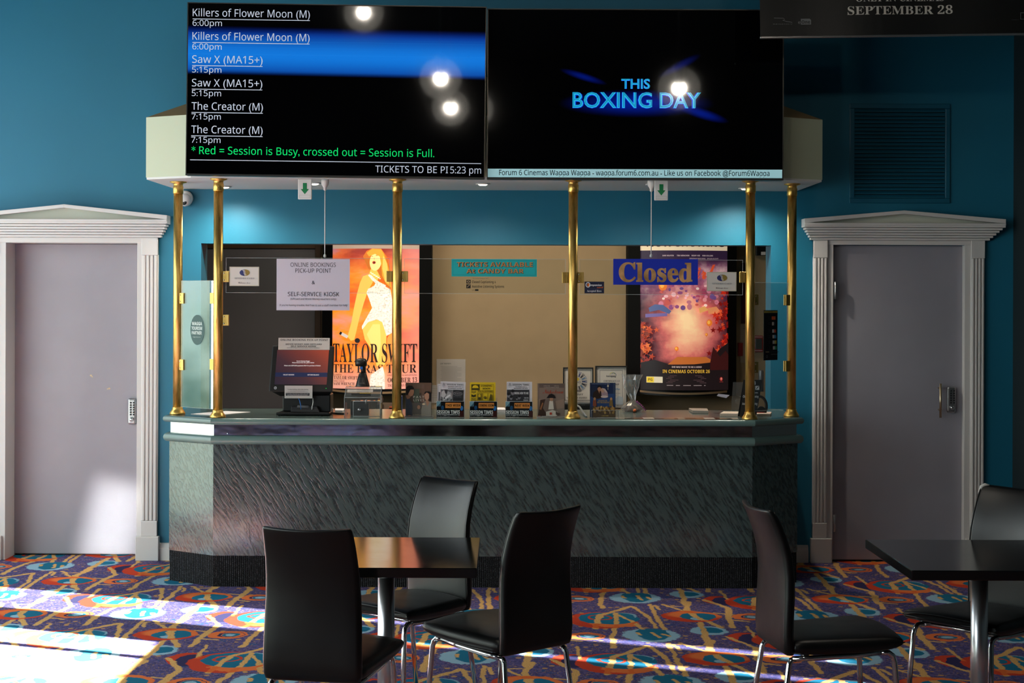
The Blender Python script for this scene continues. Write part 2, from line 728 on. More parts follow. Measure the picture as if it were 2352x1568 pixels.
# door and window openings in the back wall
D1 = (W(12, 0, YW).x, W(322, 0, YW).x, 0.0, W(160, 551, YW).z)
D2 = (W(1904, 0, YW).x, W(2222, 0, YW).x, 0.0, W(2060, 563, YW).z)
WIN = (W(462, 600, YW).x, W(1771, 600, YW).x, 0.86, W(1116, 561, YW).z)
hol = [D1, D2, WIN]
mb = MB()
holed(cuts(XL, XR, hol, 0), cuts(0, ZC, hol, 2), hol, lambda u, v, t: (u, t, v), YW, YW + TW, mb)
tag(mb.build('wall_back', M_WALL), kind='structure')

# left side of the foyer: gaps shaped to cast sun strips, last one added
gaps = [(9.06, 9.59, 0.03, 2.02), (9.50, 9.59, 2.02, 3.7), (9.0, 9.08, 2.02, 3.7), (8.33, 8.64, 0.03, 1.72), (7.35, 8.29, 0.03, 1.72), (-0.4, 0.5, 0.03, 1.9)]
gaps[2] = (9.06, 9.13, 2.02, 3.7)
mb = MB()
holed(cuts(YF, YW, gaps, 0), cuts(0, ZC, gaps, 2), gaps, lambda u, v, t: (t, u, v), XL, XL - 0.06, mb)
tag(mb.build('wall_left', M_WALL), kind='structure')

# unseen tinted pane added to dim the sun strip by the back wall
m_t = clear('tinted_dimming_glass', (0.52, 0.55, 0.56), 1.0)
tag(MB().box(XL - 0.09, XL - 0.084, 9.05, 9.60, 0.02, 3.72).build('tinted_pane', m_t), kind='structure')

tag(MB().box(XL - 0.09, XL - 0.084, -0.52, 0.62, 0.02, 3.25).build('added_blue_pane', clear('added_blue_tint', (0.26, 0.36, 0.52), 1.0)), kind='structure')  # unseen blue pane added to cool the sun patch mirrored in the counter


def daylight_panel_mat():
    """unseen glazing; daylight and greenery outside are put into its glow"""
    m, n, b = nmat('daylight_panel', '#c9d6cf', 0.4)
    o = n.obj()
    sp = n.new('ShaderNodeSeparateXYZ'); n.l.new(o, sp.inputs[0])
    v = n.noise(n.mapping(o, scale=(1, 1.1, 0.9)), 1.6, 5, 0.6)
    f = n.m('ADD', v, n.mul(n.sub(sp.outputs[2], 1.2), 0.12))
    c = n.ramp(f, [(0.30, (0.25, 0.36, 0.26)), (0.42, (0.55, 0.68, 0.56)), (0.52, (0.80, 0.92, 0.90)), (0.62, (0.88, 0.97, 1.0))])
    n.l.new(c, b.inputs['Emission Color'])
    b.inputs['Emission Strength'].default_value = WIN_GLOW
    return m


WIN_GLOW = 4.2
pans = [(g[0] - 0.012, g[1] + 0.012, g[2], g[3]) for g in gaps]
mb = MB()
cu, cv = cuts(0.2, 9.87, pans, 0), cuts(0.03, 3.3, [(0, 0, g[2], min(g[3], 3.3)) for g in pans], 2)
holed(cu, cv, pans, lambda u, v, t: (t, u, v), XL + 0.03, XL + 0.012, mb)
tag(mb.build('window_glow_panel', daylight_panel_mat()), kind='structure')  # added glowing panel standing in for the foyer's daylight
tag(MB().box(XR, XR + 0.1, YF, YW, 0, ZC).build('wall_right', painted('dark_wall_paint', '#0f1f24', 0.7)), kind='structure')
tag(MB().box(XL, XR, YF - 0.1, YF, 0, ZC).build('wall_front', painted('dark_foyer_wall', '#0c0c0d', 0.85)), kind='structure')
tag(MB().box(XL, XR, YF, YB, ZC, ZC + 0.1).build('ceiling', M_CEIL), kind='structure')
# ticket room behind
tag(MB().box(-3.2, 3.2, YB, YB + 0.1, 0, 3.0).build('wall_rear', M_BEIGE), kind='structure')
tag(MB().box(-3.3, -3.2, YW + TW, YB, 0, 3.0).box(3.2, 3.3, YW + TW, YB, 0, 3.0).build('wall_side', M_BEIGE), kind='structure')
tag(MB().box(-3.2, 3.2, YW + TW, YB, 2.75, 2.85).build('ceiling_booth', M_CEIL), kind='structure')


# ---- carpet
def carpet():
    m, n, b = nmat('patterned_carpet', '#3a3358', 0.95, 0, 0.15)
    o = n.obj()
    wob = n.noise(o, 11, 4, 0.6, out=1)
    va = n.new('ShaderNodeVectorMath', operation='MULTIPLY_ADD')
    n.l.new(wob, va.inputs[0])
    va.inputs[1].default_value = (0.05, 0.05, 0)
    n.l.new(o, va.inputs[2])
    wob2 = n.noise(o, 190, 2, 0.7, out=1)
    vb = n.new('ShaderNodeVectorMath', operation='MULTIPLY_ADD')
    n.l.new(wob2, vb.inputs[0])
    vb.inputs[1].default_value = (0.010, 0.010, 0)
    n.l.new(va.outputs[0], vb.inputs[2])
    sp = n.new('ShaderNodeSeparateXYZ')
    n.l.new(vb.outputs[0], sp.inputs[0])
    X, Y = n.sub(sp.outputs[0], 0.50 + 0.030), n.sub(sp.outputs[1], 8.12 + 0.030)
    PX, PY = 0.905, 0.96

    def cell(cx, cy):
        a = n.sub(X, cx)
        k = n.m('ROUND', n.mul(a, 1 / PX))
        du = n.sub(a, n.mul(k, PX))
        # the pattern drops by half a repeat from one column to the next
        e = n.mul(n.sub(n.sub(Y, cy), n.mul(k, PY / 2)), 1 / PY)
        dv = n.mul(n.sub(e, n.m('ROUND', e)), PY)
        return du, dv

    def ell(cx, cy, rx, ry):
        du, dv = cell(cx, cy)
        p, q = n.mul(du, 1 / rx), n.mul(dv, 1 / ry)
        return n.m('SQRT', n.add(n.mul(p, p), n.mul(q, q)))

    fine = n.noise(o, 150, 2, 0.7)
    mid = n.noise(o, 40, 4, 0.75)
    PUR, TAN, RED, ORG, TEAL, PALE = ['#3b3560', '#cf9c5c', '#c23c20', '#de7038', '#0f6684', '#8fb2c4']
    L = lambda h: (*lin(h), 1)
    c = n.mix(n.step(mid, 0.42, 0.62), L('#3d3866'), L('#5c5488'))
    c = n.mix(n.step(n.noise(o, 9, 3, 0.7), 0.60, 0.68), c, L('#24487c'))
    # tan flecks scattered over the ground
    c = n.mix(n.mul(n.step(n.noise(o, 75, 3, 0.75), 0.56, 0.60), n.step(n.noise(o, 12, 2), 0.36, 0.58)), c, L('#a9824f'))
    vo = n.new('ShaderNodeTexVoronoi')
    n.l.new(n.mapping(o, scale=(1, 1.1, 1)), vo.inputs['Vector'])
    vo.inputs['Scale'].default_value = 13
    vo.inputs['Randomness'].default_value = 1.0
    c = n.mix(n.step(vo.outputs['Distance'], 0.21, 0.15), c, L('#bd8c58'))

    def disc(c, cx, cy, rx, ry, colour, soft=0.02):
        return n.mix(n.step(ell(cx, cy, rx, ry), 1 + soft, 1 - soft), c, L(colour))

    def streaky(c, cx, cy, rx, ry, colour):
        e = n.add(ell(cx, cy, rx, ry), n.mul(n.sub(mid, 0.5), 0.5))
        return n.mix(n.step(e, 1.03, 0.97), c, L(colour))

    # A: big red ring with a teal heart, and its red lobe on the left
    c = disc(c, -0.20, 0.015, 0.088, 0.125, RED)
    c = disc(c, -0.165, -0.01, 0.075, 0.12, '#2d2850')
    c = disc(c, 0.01, -0.045, 0.185, 0.205, RED)
    c = streaky(c, 0.07, -0.14, 0.13, 0.085, ORG)
    c = disc(c, 0.045, -0.00, 0.165, 0.150, TEAL)
    c = disc(c, 0.085, 0.06, 0.115, 0.085, '#7fa3b6')
    c = disc(c, 0.070, 0.045, 0.120, 0.092, TEAL)
    c = disc(c, 0.0, 0.02, 0.070, 0.064, RED)
    c = disc(c, 0.0, 0.02, 0.054, 0.048, TEAL)
    # B: red ring with teal heart
    c = disc(c, 0.495, 0.059, 0.160, 0.140, RED)
    c = n.mix(n.mul(n.step(ell(0.495, 0.059, 0.16, 0.14), 1.02, 0.98), n.step(ell(0.53, 0.10, 0.155, 0.10), 1.15, 0.85)), c, L(ORG))
    c = disc(c, 0.530, 0.055, 0.100, 0.092, TEAL)
    c = streaky(c, 0.515, 0.005, 0.035, 0.035, PALE)
    # C: small orange ring
    c = disc(c, -0.097, -0.43, 0.098, 0.088, ORG)
    c = disc(c, -0.080, -0.43, 0.068, 0.058, '#2d2850')
    c = disc(c, -0.075, -0.43, 0.058, 0.050, ORG)
    c = disc(c, -0.083, -0.43, 0.047, 0.040, TEAL)
    c = streaky(c, -0.083, -0.43, 0.028, 0.022, PALE)
    # D: large pale oval cut by a teal band
    c = streaky(c, 0.235, -0.403, 0.145, 0.150, PALE)
    c = n.mix(n.mul(n.step(ell(0.235, -0.403, 0.14, 0.15), 1.02, 0.98), n.step(ell(0.245, -0.37, 0.085, 0.15), 1.04, 0.96)), c, L(TEAL))
    # E: small pale oval, teal heart
    c = streaky(c, 0.54, -0.292, 0.096, 0.105, PALE)
    c = disc(c, 0.555, -0.285, 0.058, 0.066, TEAL)

    # tan branches
    segs = [(0.195, 0.311, 0.006, 0.078, .020), (0.006, 0.078, -0.040, -0.25, .019), (0.094, 0.136, 0.081, -0.12, .015), (0.081, -0.12, 0.031, -0.484, .017),
            (0.031, -0.484, 0.028, -0.691, .018), (0.103, 0.09, 0.161, -0.062, .012), (0.161, -0.062, 0.205, -0.26, .016), (0.204, 0.311, 0.263, 0.029, .015),
            (0.263, 0.029, 0.275, -0.236, .013), (0.302, 0.377, 0.304, 0.059, .014), (0.304, 0.059, 0.315, -0.27, .016), (0.525, 0.45, 0.490, 0.247, .020),
            (0.490, 0.247, 0.515, 0.059, .024), (0.515, 0.059, 0.620, -0.22, .019), (0.368, 0.377, 0.509, 0.121, .013), (0.388, 0.311, 0.475, 0.328, .009),
            (0.624, 0.511, 0.724, 0.279, .016), (0.724, 0.279, 0.690, 0.03, .022), (0.690, 0.03, 0.678, -0.21, .019), (0.628, 0.152, 0.714, 0.121, .011),
            (0.698, -0.032, 0.775, -0.066, .012), (0.52, -0.091, 0.515, -0.32, .018), (0.515, -0.32, 0.497, -0.60, .021), (0.326, 0.344, 0.343, 0.231, .012),
            (-0.155, 0.30, -0.150, 0.03, .011), (0.25, -0.34, 0.27, -0.46, .012), (0.17, -0.35, 0.175, -0.40, .014), (0.305, -0.38, 0.318, -0.43, .013)]
    strokes = None
    for x0, y0, x1, y1, w in segs:
        mx, my, hx, hy = (x0 + x1) / 2, (y0 + y1) / 2, (x1 - x0) / 2, (y1 - y0) / 2
        du, dv = cell(mx, my)
        bb = hx * hx + hy * hy
        t = n.m('MULTIPLY_ADD', du, hx / bb, n.mul(dv, hy / bb))
        t = n.m('MAXIMUM', n.m('MINIMUM', t, 1.0), -1.0)
        ex, ey = n.m('MULTIPLY_ADD', t, -hx, du), n.m('MULTIPLY_ADD', t, -hy, dv)
        d = n.sub(n.m('SQRT', n.add(n.mul(ex, ex), n.mul(ey, ey))), w * 0.82)
        strokes = d if strokes is None else n.m('MINIMUM', strokes, d)
    strokes = n.add(strokes, n.mul(n.sub(mid, 0.5), 0.016))
    ink = n.mix(n.step(fine, 0.35, 0.6), L('#c08f52'), L('#dcac6a'))
    # strokes turn orange where they cross the red rings
    onred = n.step(ell(0.01, -0.045, 0.185, 0.205), 1.02, 0.98)
    onred = n.mul(onred, n.step(ell(0.045, 0.0, 0.165, 0.15), 0.98, 1.02))
    ink = n.mix(onred, ink, L('#d9662a'))
    onb = n.mul(n.step(ell(0.495, 0.059, 0.16, 0.14), 1.02, 0.98), n.step(ell(0.53, 0.055, 0.1, 0.092), 0.98, 1.02))
    ink = n.mix(onb, ink, L('#d9662a'))
    c = n.mix(n.step(strokes, 0.004, -0.003), c, ink)
    # woven grain
    c = n.mix(n.mul(n.step(n.noise(o, 420, 2, 0.6), 0.52, 0.75), 0.35), c, L('#1c1830'))
    n.l.new(c, b.inputs['Base Color'])
    n.l.new(n.bump(n.noise(o, 500, 2), 0.5, 0.004), b.inputs['Normal'])
    return m


tag(MB().box(XL, XR, YF, YB, -0.1, 0).build('floor', carpet()), kind='structure')


# ---- baseboards beside the counter
def baseboard(name, x0, x1):
    prof = [(YW, 0), (YW - 0.022, 0), (YW - 0.022, 0.075), (YW - 0.016, 0.082), (YW - 0.016, 0.095), (YW - 0.008, 0.108), (YW, 0.112)]
    tag(MB().prism(prof, x0, x1, 'x').build(name, M_TRIM), kind='structure')


baseboard('baseboard_left', W(369, 0, YW).x, W(395, 0, YW).x)
baseboard('baseboard_right', W(1826, 0, YW).x, W(1860, 0, YW).x)


# ---- doors with fluted pilasters and pediments
def door(name, pxl, pxr, top, arch, pil_l, pil_r, plin, cor, apex, ped_ends, keypad, handle=None, hinges=(), kpw=0.055, kph=0.17, rec=0.065, jl=None):
    rt = bpy.data.objects.new(name, None)
    COL.objects.link(rt)
    x = lambda p: W(p, 686, YW).x
    zc = lambda px, py: W(px, py, YW).z
    cx = (x(pil_l[0]) + x(pil_r[1])) / 2
    rt.location = (cx, YW, 0)
    tag(rt, kind='structure')
    L = lambda p: x(p) - cx
    mid = (pxl + pxr) / 2
    zt = zc(mid, top)
    leaf = MB().box(L(jl or pxl) - 0.004, L(pxr) + 0.004, rec, rec + 0.04, 0.012, zt + 0.01).build('leaf', M_DOOR, rt, bevel=0.002)
    # jamb lining
    j = MB()
    wl, wr = L(pil_l[1]) + 0.0, L(pil_r[0])
    j.box(wl - 0.004, L(jl or pxl) - 0.004, -0.018, 0.22, 0, zt + 0.03)
    j.box(L(pxr) + 0.004, wr + 0.004, -0.018, 0.22, 0, zt + 0.03)
    j.box(L(jl or pxl) - 0.004, L(pxr) + 0.004, -0.018, 0.22, zt + 0.012, zt + 0.03)
    j.build('jamb', M_TRIM, rt, bevel=0.002)
    MB().box(L(jl or pxl) - 0.004, L(pxr) + 0.004, rec + 0.045, rec + 0.053, 0, zt + 0.012).build('stop', M_DARKDOOR, rt)
    zp = zc(mid, plin)           # top of plinth blocks
    za = zc(mid, arch)           # underside of the cornice
    for a, bb in (pil_l, pil_r):
        p = MB()
        x0, x1 = L(a), L(bb)
        w = x1 - x0
        p.box(x0, x1, -0.024, 0, zp, za)
        p.box(x0 - 0.0, x1 + 0.0, -0.034, 0, zp, zp + 0.10)
        p.box(x0, x1, -0.034, 0, za - 0.115, za)
        # raised fillets between the flutes
        nf = 4
        for i in range(nf):
            f0 = x0 + w * (0.07 + 0.235 * i)
            p.box(f0, f0 + w * 0.16, -0.034, -0.02, zp + 0.10, za - 0.115)
        p.build('pilaster', M_TRIM, rt, bevel=0.004)
        MB().box(x0 - (0.012 if a == pil_l[0] else 0.03), x1 + (0.03 if a == pil_l[0] else 0.012), -0.044, 0, 0, zp).build('plinth_block', M_TRIM, rt, bevel=0.004)
    MB().box(L(pil_l[1]), L(pil_r[0]), -0.022, 0, zt + 0.012, za).build('architrave', M_TRIM, rt, bevel=0.003)
    # stepped cornice
    c0, c1 = cor            # y px of its top and bottom
    z1, z0 = zc(mid, c0), zc(mid, c1)
    e0, e1 = x(ped_ends[0]) - cx, x(ped_ends[1]) - cx
    i0, i1 = L(pil_l[0]) - 0.012, L(pil_r[1]) + 0.012
    co = MB()
    steps = 6
    for k in range(steps):
        t0, t1 = k / steps, (k + 1) / steps
        g = (k + 1) / steps
        a = i0 + (e0 - i0) * g
        bb = i1 + (e1 - i1) * g
        co.box(a, bb, -0.03 - 0.075 * g, 0, z0 + (z1 - z0) * t0, z0 + (z1 - z0) * t1 - 0.002)
    co.box(e0, e1, -0.11, 0, z1 - 0.004, z1 + 0.012)
    co.build('cornice', M_TRIM, rt, bevel=0.003)
    # pediment
    ax, az = x(apex[0]) - cx, zc(apex[0], apex[1])
    MB().prism([(e0 + 0.02, z1 + 0.01), (e1 - 0.02, z1 + 0.01), (ax, az - 0.008)], -0.045, 0, 'y').build('tympanum', M_TYMP, rt)
    th = 0.022
    pe = MB()
    for ex in (e0, e1):
        pe.prism([(ex, z1 + 0.010), (ax, az - th), (ax, az), (ex, z1 + 0.010 + th * 1.3)], -0.105, 0, 'y')
    pe.build('raking_cornice', M_TRIM, rt, bevel=0.002)
    # keypad lock
    kx, ky = keypad
    kc = W(kx, ky, YW + rec)
    lk = MB().box(-kpw / 2, kpw / 2, -0.03, 0.004, -kph / 2, kph / 2).build('keypad_lock', M_STEEL, leaf, (kc.x - cx, rec, kc.z), bevel=0.012, seg=3)
    bt = MB()
    for r_ in range(6):
        for q in range(2):
            bt.lathe([(0.0055, 0), (0.0055, -0.006), (0.004, -0.008)], ((q - 0.5) * 0.02 + 0.004, -0.03, kph * 0.34 - r_ * 0.0155), 8, 'y')
    bt.build('button', pmat('lock_buttons', '#2c2c2e', 0.3, 0.6), lk)
    MB().lathe([(0.014, 0), (0.014, -0.012), (0.011, -0.02), (0.004, -0.022)], (0.0, -0.03, -kph * 0.30), 14, 'y').build('turn_knob', M_CHROME, lk)
    if handle:
        a, bq = W(handle[0], handle[1], YW + 0.02), W(handle[0], handle[2], YW + 0.02)
        h = MB()
        h.tube([(a.x - cx, rec - 0.045, a.z), (a.x - cx, rec - 0.045, bq.z)], 0.008, 12)
        for z in (a.z - 0.03, bq.z + 0.05):
            h.tube([(a.x - cx, rec - 0.045, z), (a.x - cx, rec + 0.001, z)], 0.006, 10)
        h.build('pull_handle', pmat('satin_brass', (0.62, 0.5, 0.34), 0.3, 1.0), leaf)
    for hx, h0, h1 in hinges:
        a, bq = W(hx, h0, YW + 0.05), W(hx, h1, YW + 0.05)
        MB().lathe([(0.004, -0.004), (0.009, 0), (0.009, a.z - bq.z), (0.004, a.z - bq.z + 0.004)], (a.x - cx, min(rec - 0.013, -0.020), bq.z), 10).box(a.x - cx - 0.004, a.x - cx + 0.022, rec - 0.002, rec + 0.001, bq.z, a.z).build('hinge', M_STEEL, leaf)
    # strike plate shadow gap
    return rt


d1 = door('door_1', 37, 315, 562, 545, (-50, -2), (327, 365), 1229, (509, 545), (157, 471), (-77, 391), (305, 944), rec=0.165, jl=17)
d2 = door('door_2', 1914, 2212, 567, 552, (1866, 1899), (2227, 2259), 1235, (518, 552), (2067, 485), (1840, 2298), (2183, 917),
          handle=(2157, 880, 958), hinges=((1914, 648, 686), (1911, 1180, 1216)), rec=0.03)
# chips in the left door's paint
mk = MB()
for px, py, r_ in ((209, 862, 3), (251, 892, 3), (212, 865, 2), (247, 893, 2)):
    p = W(px, py, YW + 0.165)
    mk.prism([(p.x - d1.location.x + r_ * 0.0028 * math.cos(t), p.z + r_ * 0.0022 * math.sin(t)) for t in (0, 1, 2.2, 3.1, 4.4, 5.4)], 0.1635, 0.1655, 'y')
mk.build('paint_chip', pmat('bare_timber', '#cdb795', 0.8), d1)

# ---- ticket-room door in the rear wall
dr = bpy.data.objects.new('door_3', None); COL.objects.link(dr); tag(dr, kind='structure')
a, bq = W(455, 571, YB), W(725, 571, YB)
dr.location = (a.x, YB, 0)
MB().box(0, bq.x - a.x, -0.02, 0, 0, bq.z).build('leaf', M_DARKDOOR, dr)
fr = MB()
wfr = 0.045
fr.box(bq.x - a.x, bq.x - a.x + wfr, -0.035, 0, 0, bq.z + wfr).box(-wfr, bq.x - a.x, -0.035, 0, bq.z, bq.z + wfr)
fr.build('frame', painted('brown_frame_paint', '#5a4230', 0.5), dr, bevel=0.003)

# ================================================================== CANOPY, SCREENS
ZS = HC + 0.703     # soffit height
CXM = -0.14         # middle of the booth


def mirror_x(pts):
    return [(2 * CXM - x, y) for x, y in reversed(pts)]


half = [(-2.155, YW), (-2.155, 9.08), (-1.86, 8.93)]
can_poly = half + mirror_x(half)
cn = thing('canopy', 'pale green boxed canopy over the ticket counter with chamfered ends', 'canopy', (CXM, 9.4, ZS))
LP = [(x - CXM, y - 9.4) for x, y in can_poly]
ZT = 0.37
MB().prism(LP, 0.012, ZT).build('fascia', M_CANOPY, cn)
MB().prism([(x * 0.998, y) for x, y in LP], 0.0, 0.012).build('soffit', M_SOFFIT, cn)
hp = MB()
n_ = len(LP)
inn = [(-1.45, YW - 9.4), (-1.45, 9.62 - 9.4), (-1.2, 9.45 - 9.4), (1.2, 9.45 - 9.4), (1.45, 9.62 - 9.4), (1.45, YW - 9.4)]
k_ = hp.addv([(x, y, ZT) for x, y in LP] + [(x, y, ZT + 0.30) for x, y in inn])
for i in range(n_ - 1):
    hp.face((k_ + i, k_ + i + 1, k_ + n_ + i + 1, k_ + n_ + i))
hp.face([k_ + n_ + i for i in range(n_)])
hp.build('hipped_top', painted('tan_board', '#a8895a', 0.7), cn)


def tv(name, label, box, Y, yaw, roll, paint):
    x0, y0, x1, y1 = box
    cx, cy = (x0 + x1) / 2, (y0 + y1) / 2
    c = W(cx, cy, Y)
    t = thing(name, label, 'screen', c)
    t.rotation_euler = (0, roll, yaw)
    s = Y / F
    w, h = (x1 - x0) * s / 2, (y1 - y0) * s / 2
    MB().box(-w, w, 0.004, 0.055, -h, h).build('casing', M_BLACK, t, bevel=0.003)
    bz = MB()
    e = 0.005
    for q in ((-w, w, h - e, h), (-w, -w + e, -h, h), (w - e, w, -h, h)):
        bz.box(q[0], q[1], -0.004, 0.006, q[2], q[3])
    bz.build('bezel', pmat('dark_bezel', '#4a4743', 0.35, 0.8), t)
    MB().box(-w, w, -0.006, 0.006, -h, -h + 0.010).build('chin', pmat('bezel_bottom', '#161616', 0.4), t)
    a = Art(Y, cx, cy, step=0.0003, glow=0.62, rough=0.1, pref='screen', spec=0.3)
    a.build_bg = None
    paint(a, (x0 + 2, y0 + 2, x1 - 2, y1 - 4))
    a.build('display', None, t, (0, 0.002, 0))
    return t


def screen_black():
    return pmat('screen_black', '#020203', 0.045, 0.0, 0.5)


def band_mat():
    m, n, b = nmat('screen_blue_band', '#020203', 0.045)
    o = n.obj()
    sp = n.new('ShaderNodeSeparateXYZ'); n.l.new(o, sp.inputs[0])
    z, x = sp.outputs[2], sp.outputs[0]
    # object z at the band: see the layout of the left screen
    zt_, zb_ = (207 - 62) * 8.8 / F, (207 - 176) * 8.8 / F
    zz = n.m('ADD', n.mul(x, 0.007), z)
    f = n.mul(n.step(zz, zb_, zb_ + 0.035), n.step(zz, zt_, zt_ - 0.06))
    lines = n.noise(n.mapping(o, scale=(0.02, 0, 130)), 1.0, 3, 0.7)
    core = n.step(n.m('ABSOLUTE', n.sub(zz, (zt_ * 0.42 + zb_ * 0.58))), 0.15, 0.0)
    c = n.mix(core, (*lin('#0a2f94'), 1), (*lin('#1580ea'), 1))
    c = n.mix(n.mul(n.step(lines, 0.55, 0.75), 0.5), c, (*lin('#35a2ff'), 1))
    n.l.new(c, b.inputs['Emission Color'])
    n.l.new(n.mul(f, 0.85), b.inputs['Emission Strength'])
    return m


def paint_left(a, b):
    x0, y0, x1, y1 = b
    a.rect(x0, y0, x1, y1, screen_black())
    a.rect(x0, 60, x1, 180, band_mat())
    WH = '#aeb6c4'
    for t, tm, yb, x in (('Killers of Flower Moon (M)', '6:00pm', 42, 710), ('Killers of Flower Moon (M)', '6:00pm', 96, 710), ('Saw X (MA15+)', '5:15pm', 149, 603),
                         ('Saw X (MA15+)', '5:15pm', 203, 603), ('The Creator (M)', '7:15pm', 256.5, 605), ('The Creator (M)', '7:15pm', 310, 605)):
        a.text(t, 442, x, yb, 17.2, WH, 'sans', 0.0)
        a.rect(442, yb + 5.4, x, yb + 7.0, WH)
        a.text(tm, 442, 509, yb + 22, 13.4, WH, 'sans', 0.0)
    a.text('* Red = Session is Busy, crossed out = Session is Full.', 443, 999, 358, 17.5, '#0fc964', 'sans', 0.0)
    a.rect(440, 370.6, 1107, 372.2, WH)
    a.text('TICKETS TO BE PI', 864, 1031, 394.5, 15.5, WH, 'sans', 0.0)
    a.text('5:23 pm', 1036, 1107, 394.5, 15.5, WH, 'sans', 0.0)


def glow_mat():
    m, n, b = nmat('screen_title_glow', '#020203', 0.045)
    o = n.obj()
    sp = n.new('ShaderNodeSeparateXYZ'); n.l.new(o, sp.inputs[0])
    x, z = sp.outputs[0], sp.outputs[2]
    s = 8.86 / F
    cx, cz = (1462 - 1459.5) * s, (215.5 - 234) * s

    def blob(px, py, rx, ry, rot=0.0):
        ax, az = n.sub(x, (px - 1459.5) * s), n.sub(z, (215.5 - py) * s)
        u = n.add(n.mul(ax, math.cos(rot) / (rx * s)), n.mul(az, math.sin(rot) / (rx * s)))
        v = n.sub(n.mul(az, math.cos(rot) / (ry * s)), n.mul(ax, math.sin(rot) / (ry * s)))
        return n.step(n.m('SQRT', n.add(n.mul(u, u), n.mul(v, v))), 1.0, 0.0)
    f = n.add(n.add(n.mul(blob(1462, 236, 185, 34), 0.9), n.mul(blob(1340, 175, 60, 10, -0.30), 0.55)), n.add(n.mul(blob(1610, 258, 70, 14, -0.30), 0.7), n.mul(blob(1560, 150, 60, 12, 0.5), 0.3)))
    b.inputs['Emission Color'].default_value = (*lin('#0a32d8'), 1)
    n.l.new(n.mul(f, 0.38), b.inputs['Emission Strength'])
    return m


def paint_right(a, b):
    x0, y0, x1, y1 = b
    a.rect(x0, y0, x1, y1, screen_black())
    a.rect(1260, 120, 1680, 320, glow_mat())
    for off, col in ((0.035, '#0b3fd0'), (0.012, '#35c8e8'), (-0.008, '#1690bd')):
        a.text('THIS', 1427, 1493, 203, 22, col, 'plain', off)
        a.text('BOXING', 1315, 1498, 247, 35, col, 'plain', off)
        a.text('DAY', 1515, 1610, 247, 35, col, 'plain', off)
    a.rect(x0, 388.5, x1 - 1, 408, '#8fb7bd')
    a.text('Forum 6 Cinemas Wagga Wagga - wagga.forum6.com.au - Like us on Facebook @Forum6Wagga', 1147, 1768, 403, 12, '#06141c', 'sans', 0.006)


TVL = tv('wall_screen', 'left black screen listing film session times in white text', (430, 10.5, 1115.5, 407), 8.80, R(1.2), R(0.45), paint_left)
TVR = tv('wall_screen', 'right black screen showing glowing blue words THIS BOXING DAY', (1119, 21, 1800, 413), 8.86, 0.0, R(0.0), paint_right)

# ---- downlights in the soffit
DLS = [(516, 427.5, 'small downlight in the canopy soffit beside the leftmost front pole', 26), (722, 419.5, 'small downlight in the canopy soffit just right of the left arrow sign', 10),
       (1109, 421, 'small downlight at the middle of the canopy soffit', 20), (1499, 422, 'small downlight in the canopy soffit above the right arrow sign', 10),
       (1712, 431, 'small downlight in the canopy soffit beside the rightmost front pole', 22)]
for px, py, lab, en in DLS:
    dx, dy = px - CX, py - CY
    uy = -dx * math.sin(ROLL) + dy * math.cos(ROLL)
    Y = F * (ZS - HC) / (-uy)
    p = W(px, py, Y)
    t = thing('downlight', lab, 'ceiling light', (p.x, p.y, ZS), group='downlights in the canopy soffit')
    MB().lathe([(0.028, -0.001), (0.042, -0.001), (0.044, -0.006), (0.040, -0.009), (0.030, -0.006)], n=24).build('trim_ring', M_WHITEP, t)
    MB().lathe([(0.002, -0.014), (0.018, -0.013), (0.026, -0.009), (0.029, -0.0015)], n=20).build('lens', pmat('lit_lens', (1.0, 0.86, 0.66), 0.4, emit=14.0), t)
    lamp('downlight_lamp', 'SPOT', (0, 0, -0.02), en * 2.2, (1.0, 0.90, 0.76), target=(0, 0.10, -1.0), parent=t, spot_size=R(150), spot_blend=1.0, shadow_soft_size=0.03)

# ---- exit-arrow plates under the canopy
for x0, y0, x1, y1, lab in ((684.5, 409, 716, 455.5, 'white plate with green down arrow hanging left under the canopy'), (1503.5, 413, 1534.5, 459, 'white plate with green down arrow hanging right under the canopy')):
    Y = 8.99
    a = Art(Y, (x0 + x1) / 2, y0, step=0.0005)
    ox = a.ox
    c = W(ox, y0, Y)
    t = thing('arrow_sign', lab, 'sign', (c.x, Y, ZS - 0.001), group='arrow plates under the canopy')
    sc_ = Y / F
    h = (c.z - ZS) + 0
    MB().box(-(x1 - x0) / 2 * sc_, (x1 - x0) / 2 * sc_, 0, 0.02, -(y1 - y0) * sc_, 0).build('plate', M_WHITEP, t, bevel=0.003)
    d = MB()
    a.poly([(ox - 4.5, y0 + 9), (ox + 4.5, y0 + 9), (ox + 4.5, y0 + 23), (ox + 9.5, y0 + 23), (ox, y0 + 35), (ox - 9.5, y0 + 23), (ox - 4.5, y0 + 23)], '#0c7a45')
    a.frame(x0 + 3, y1 - 10, x1 - 3, y1 - 3.5, 0.6, '#b9b6b4')
    a.build('arrow', None, t, (0, -0.0005, 0))

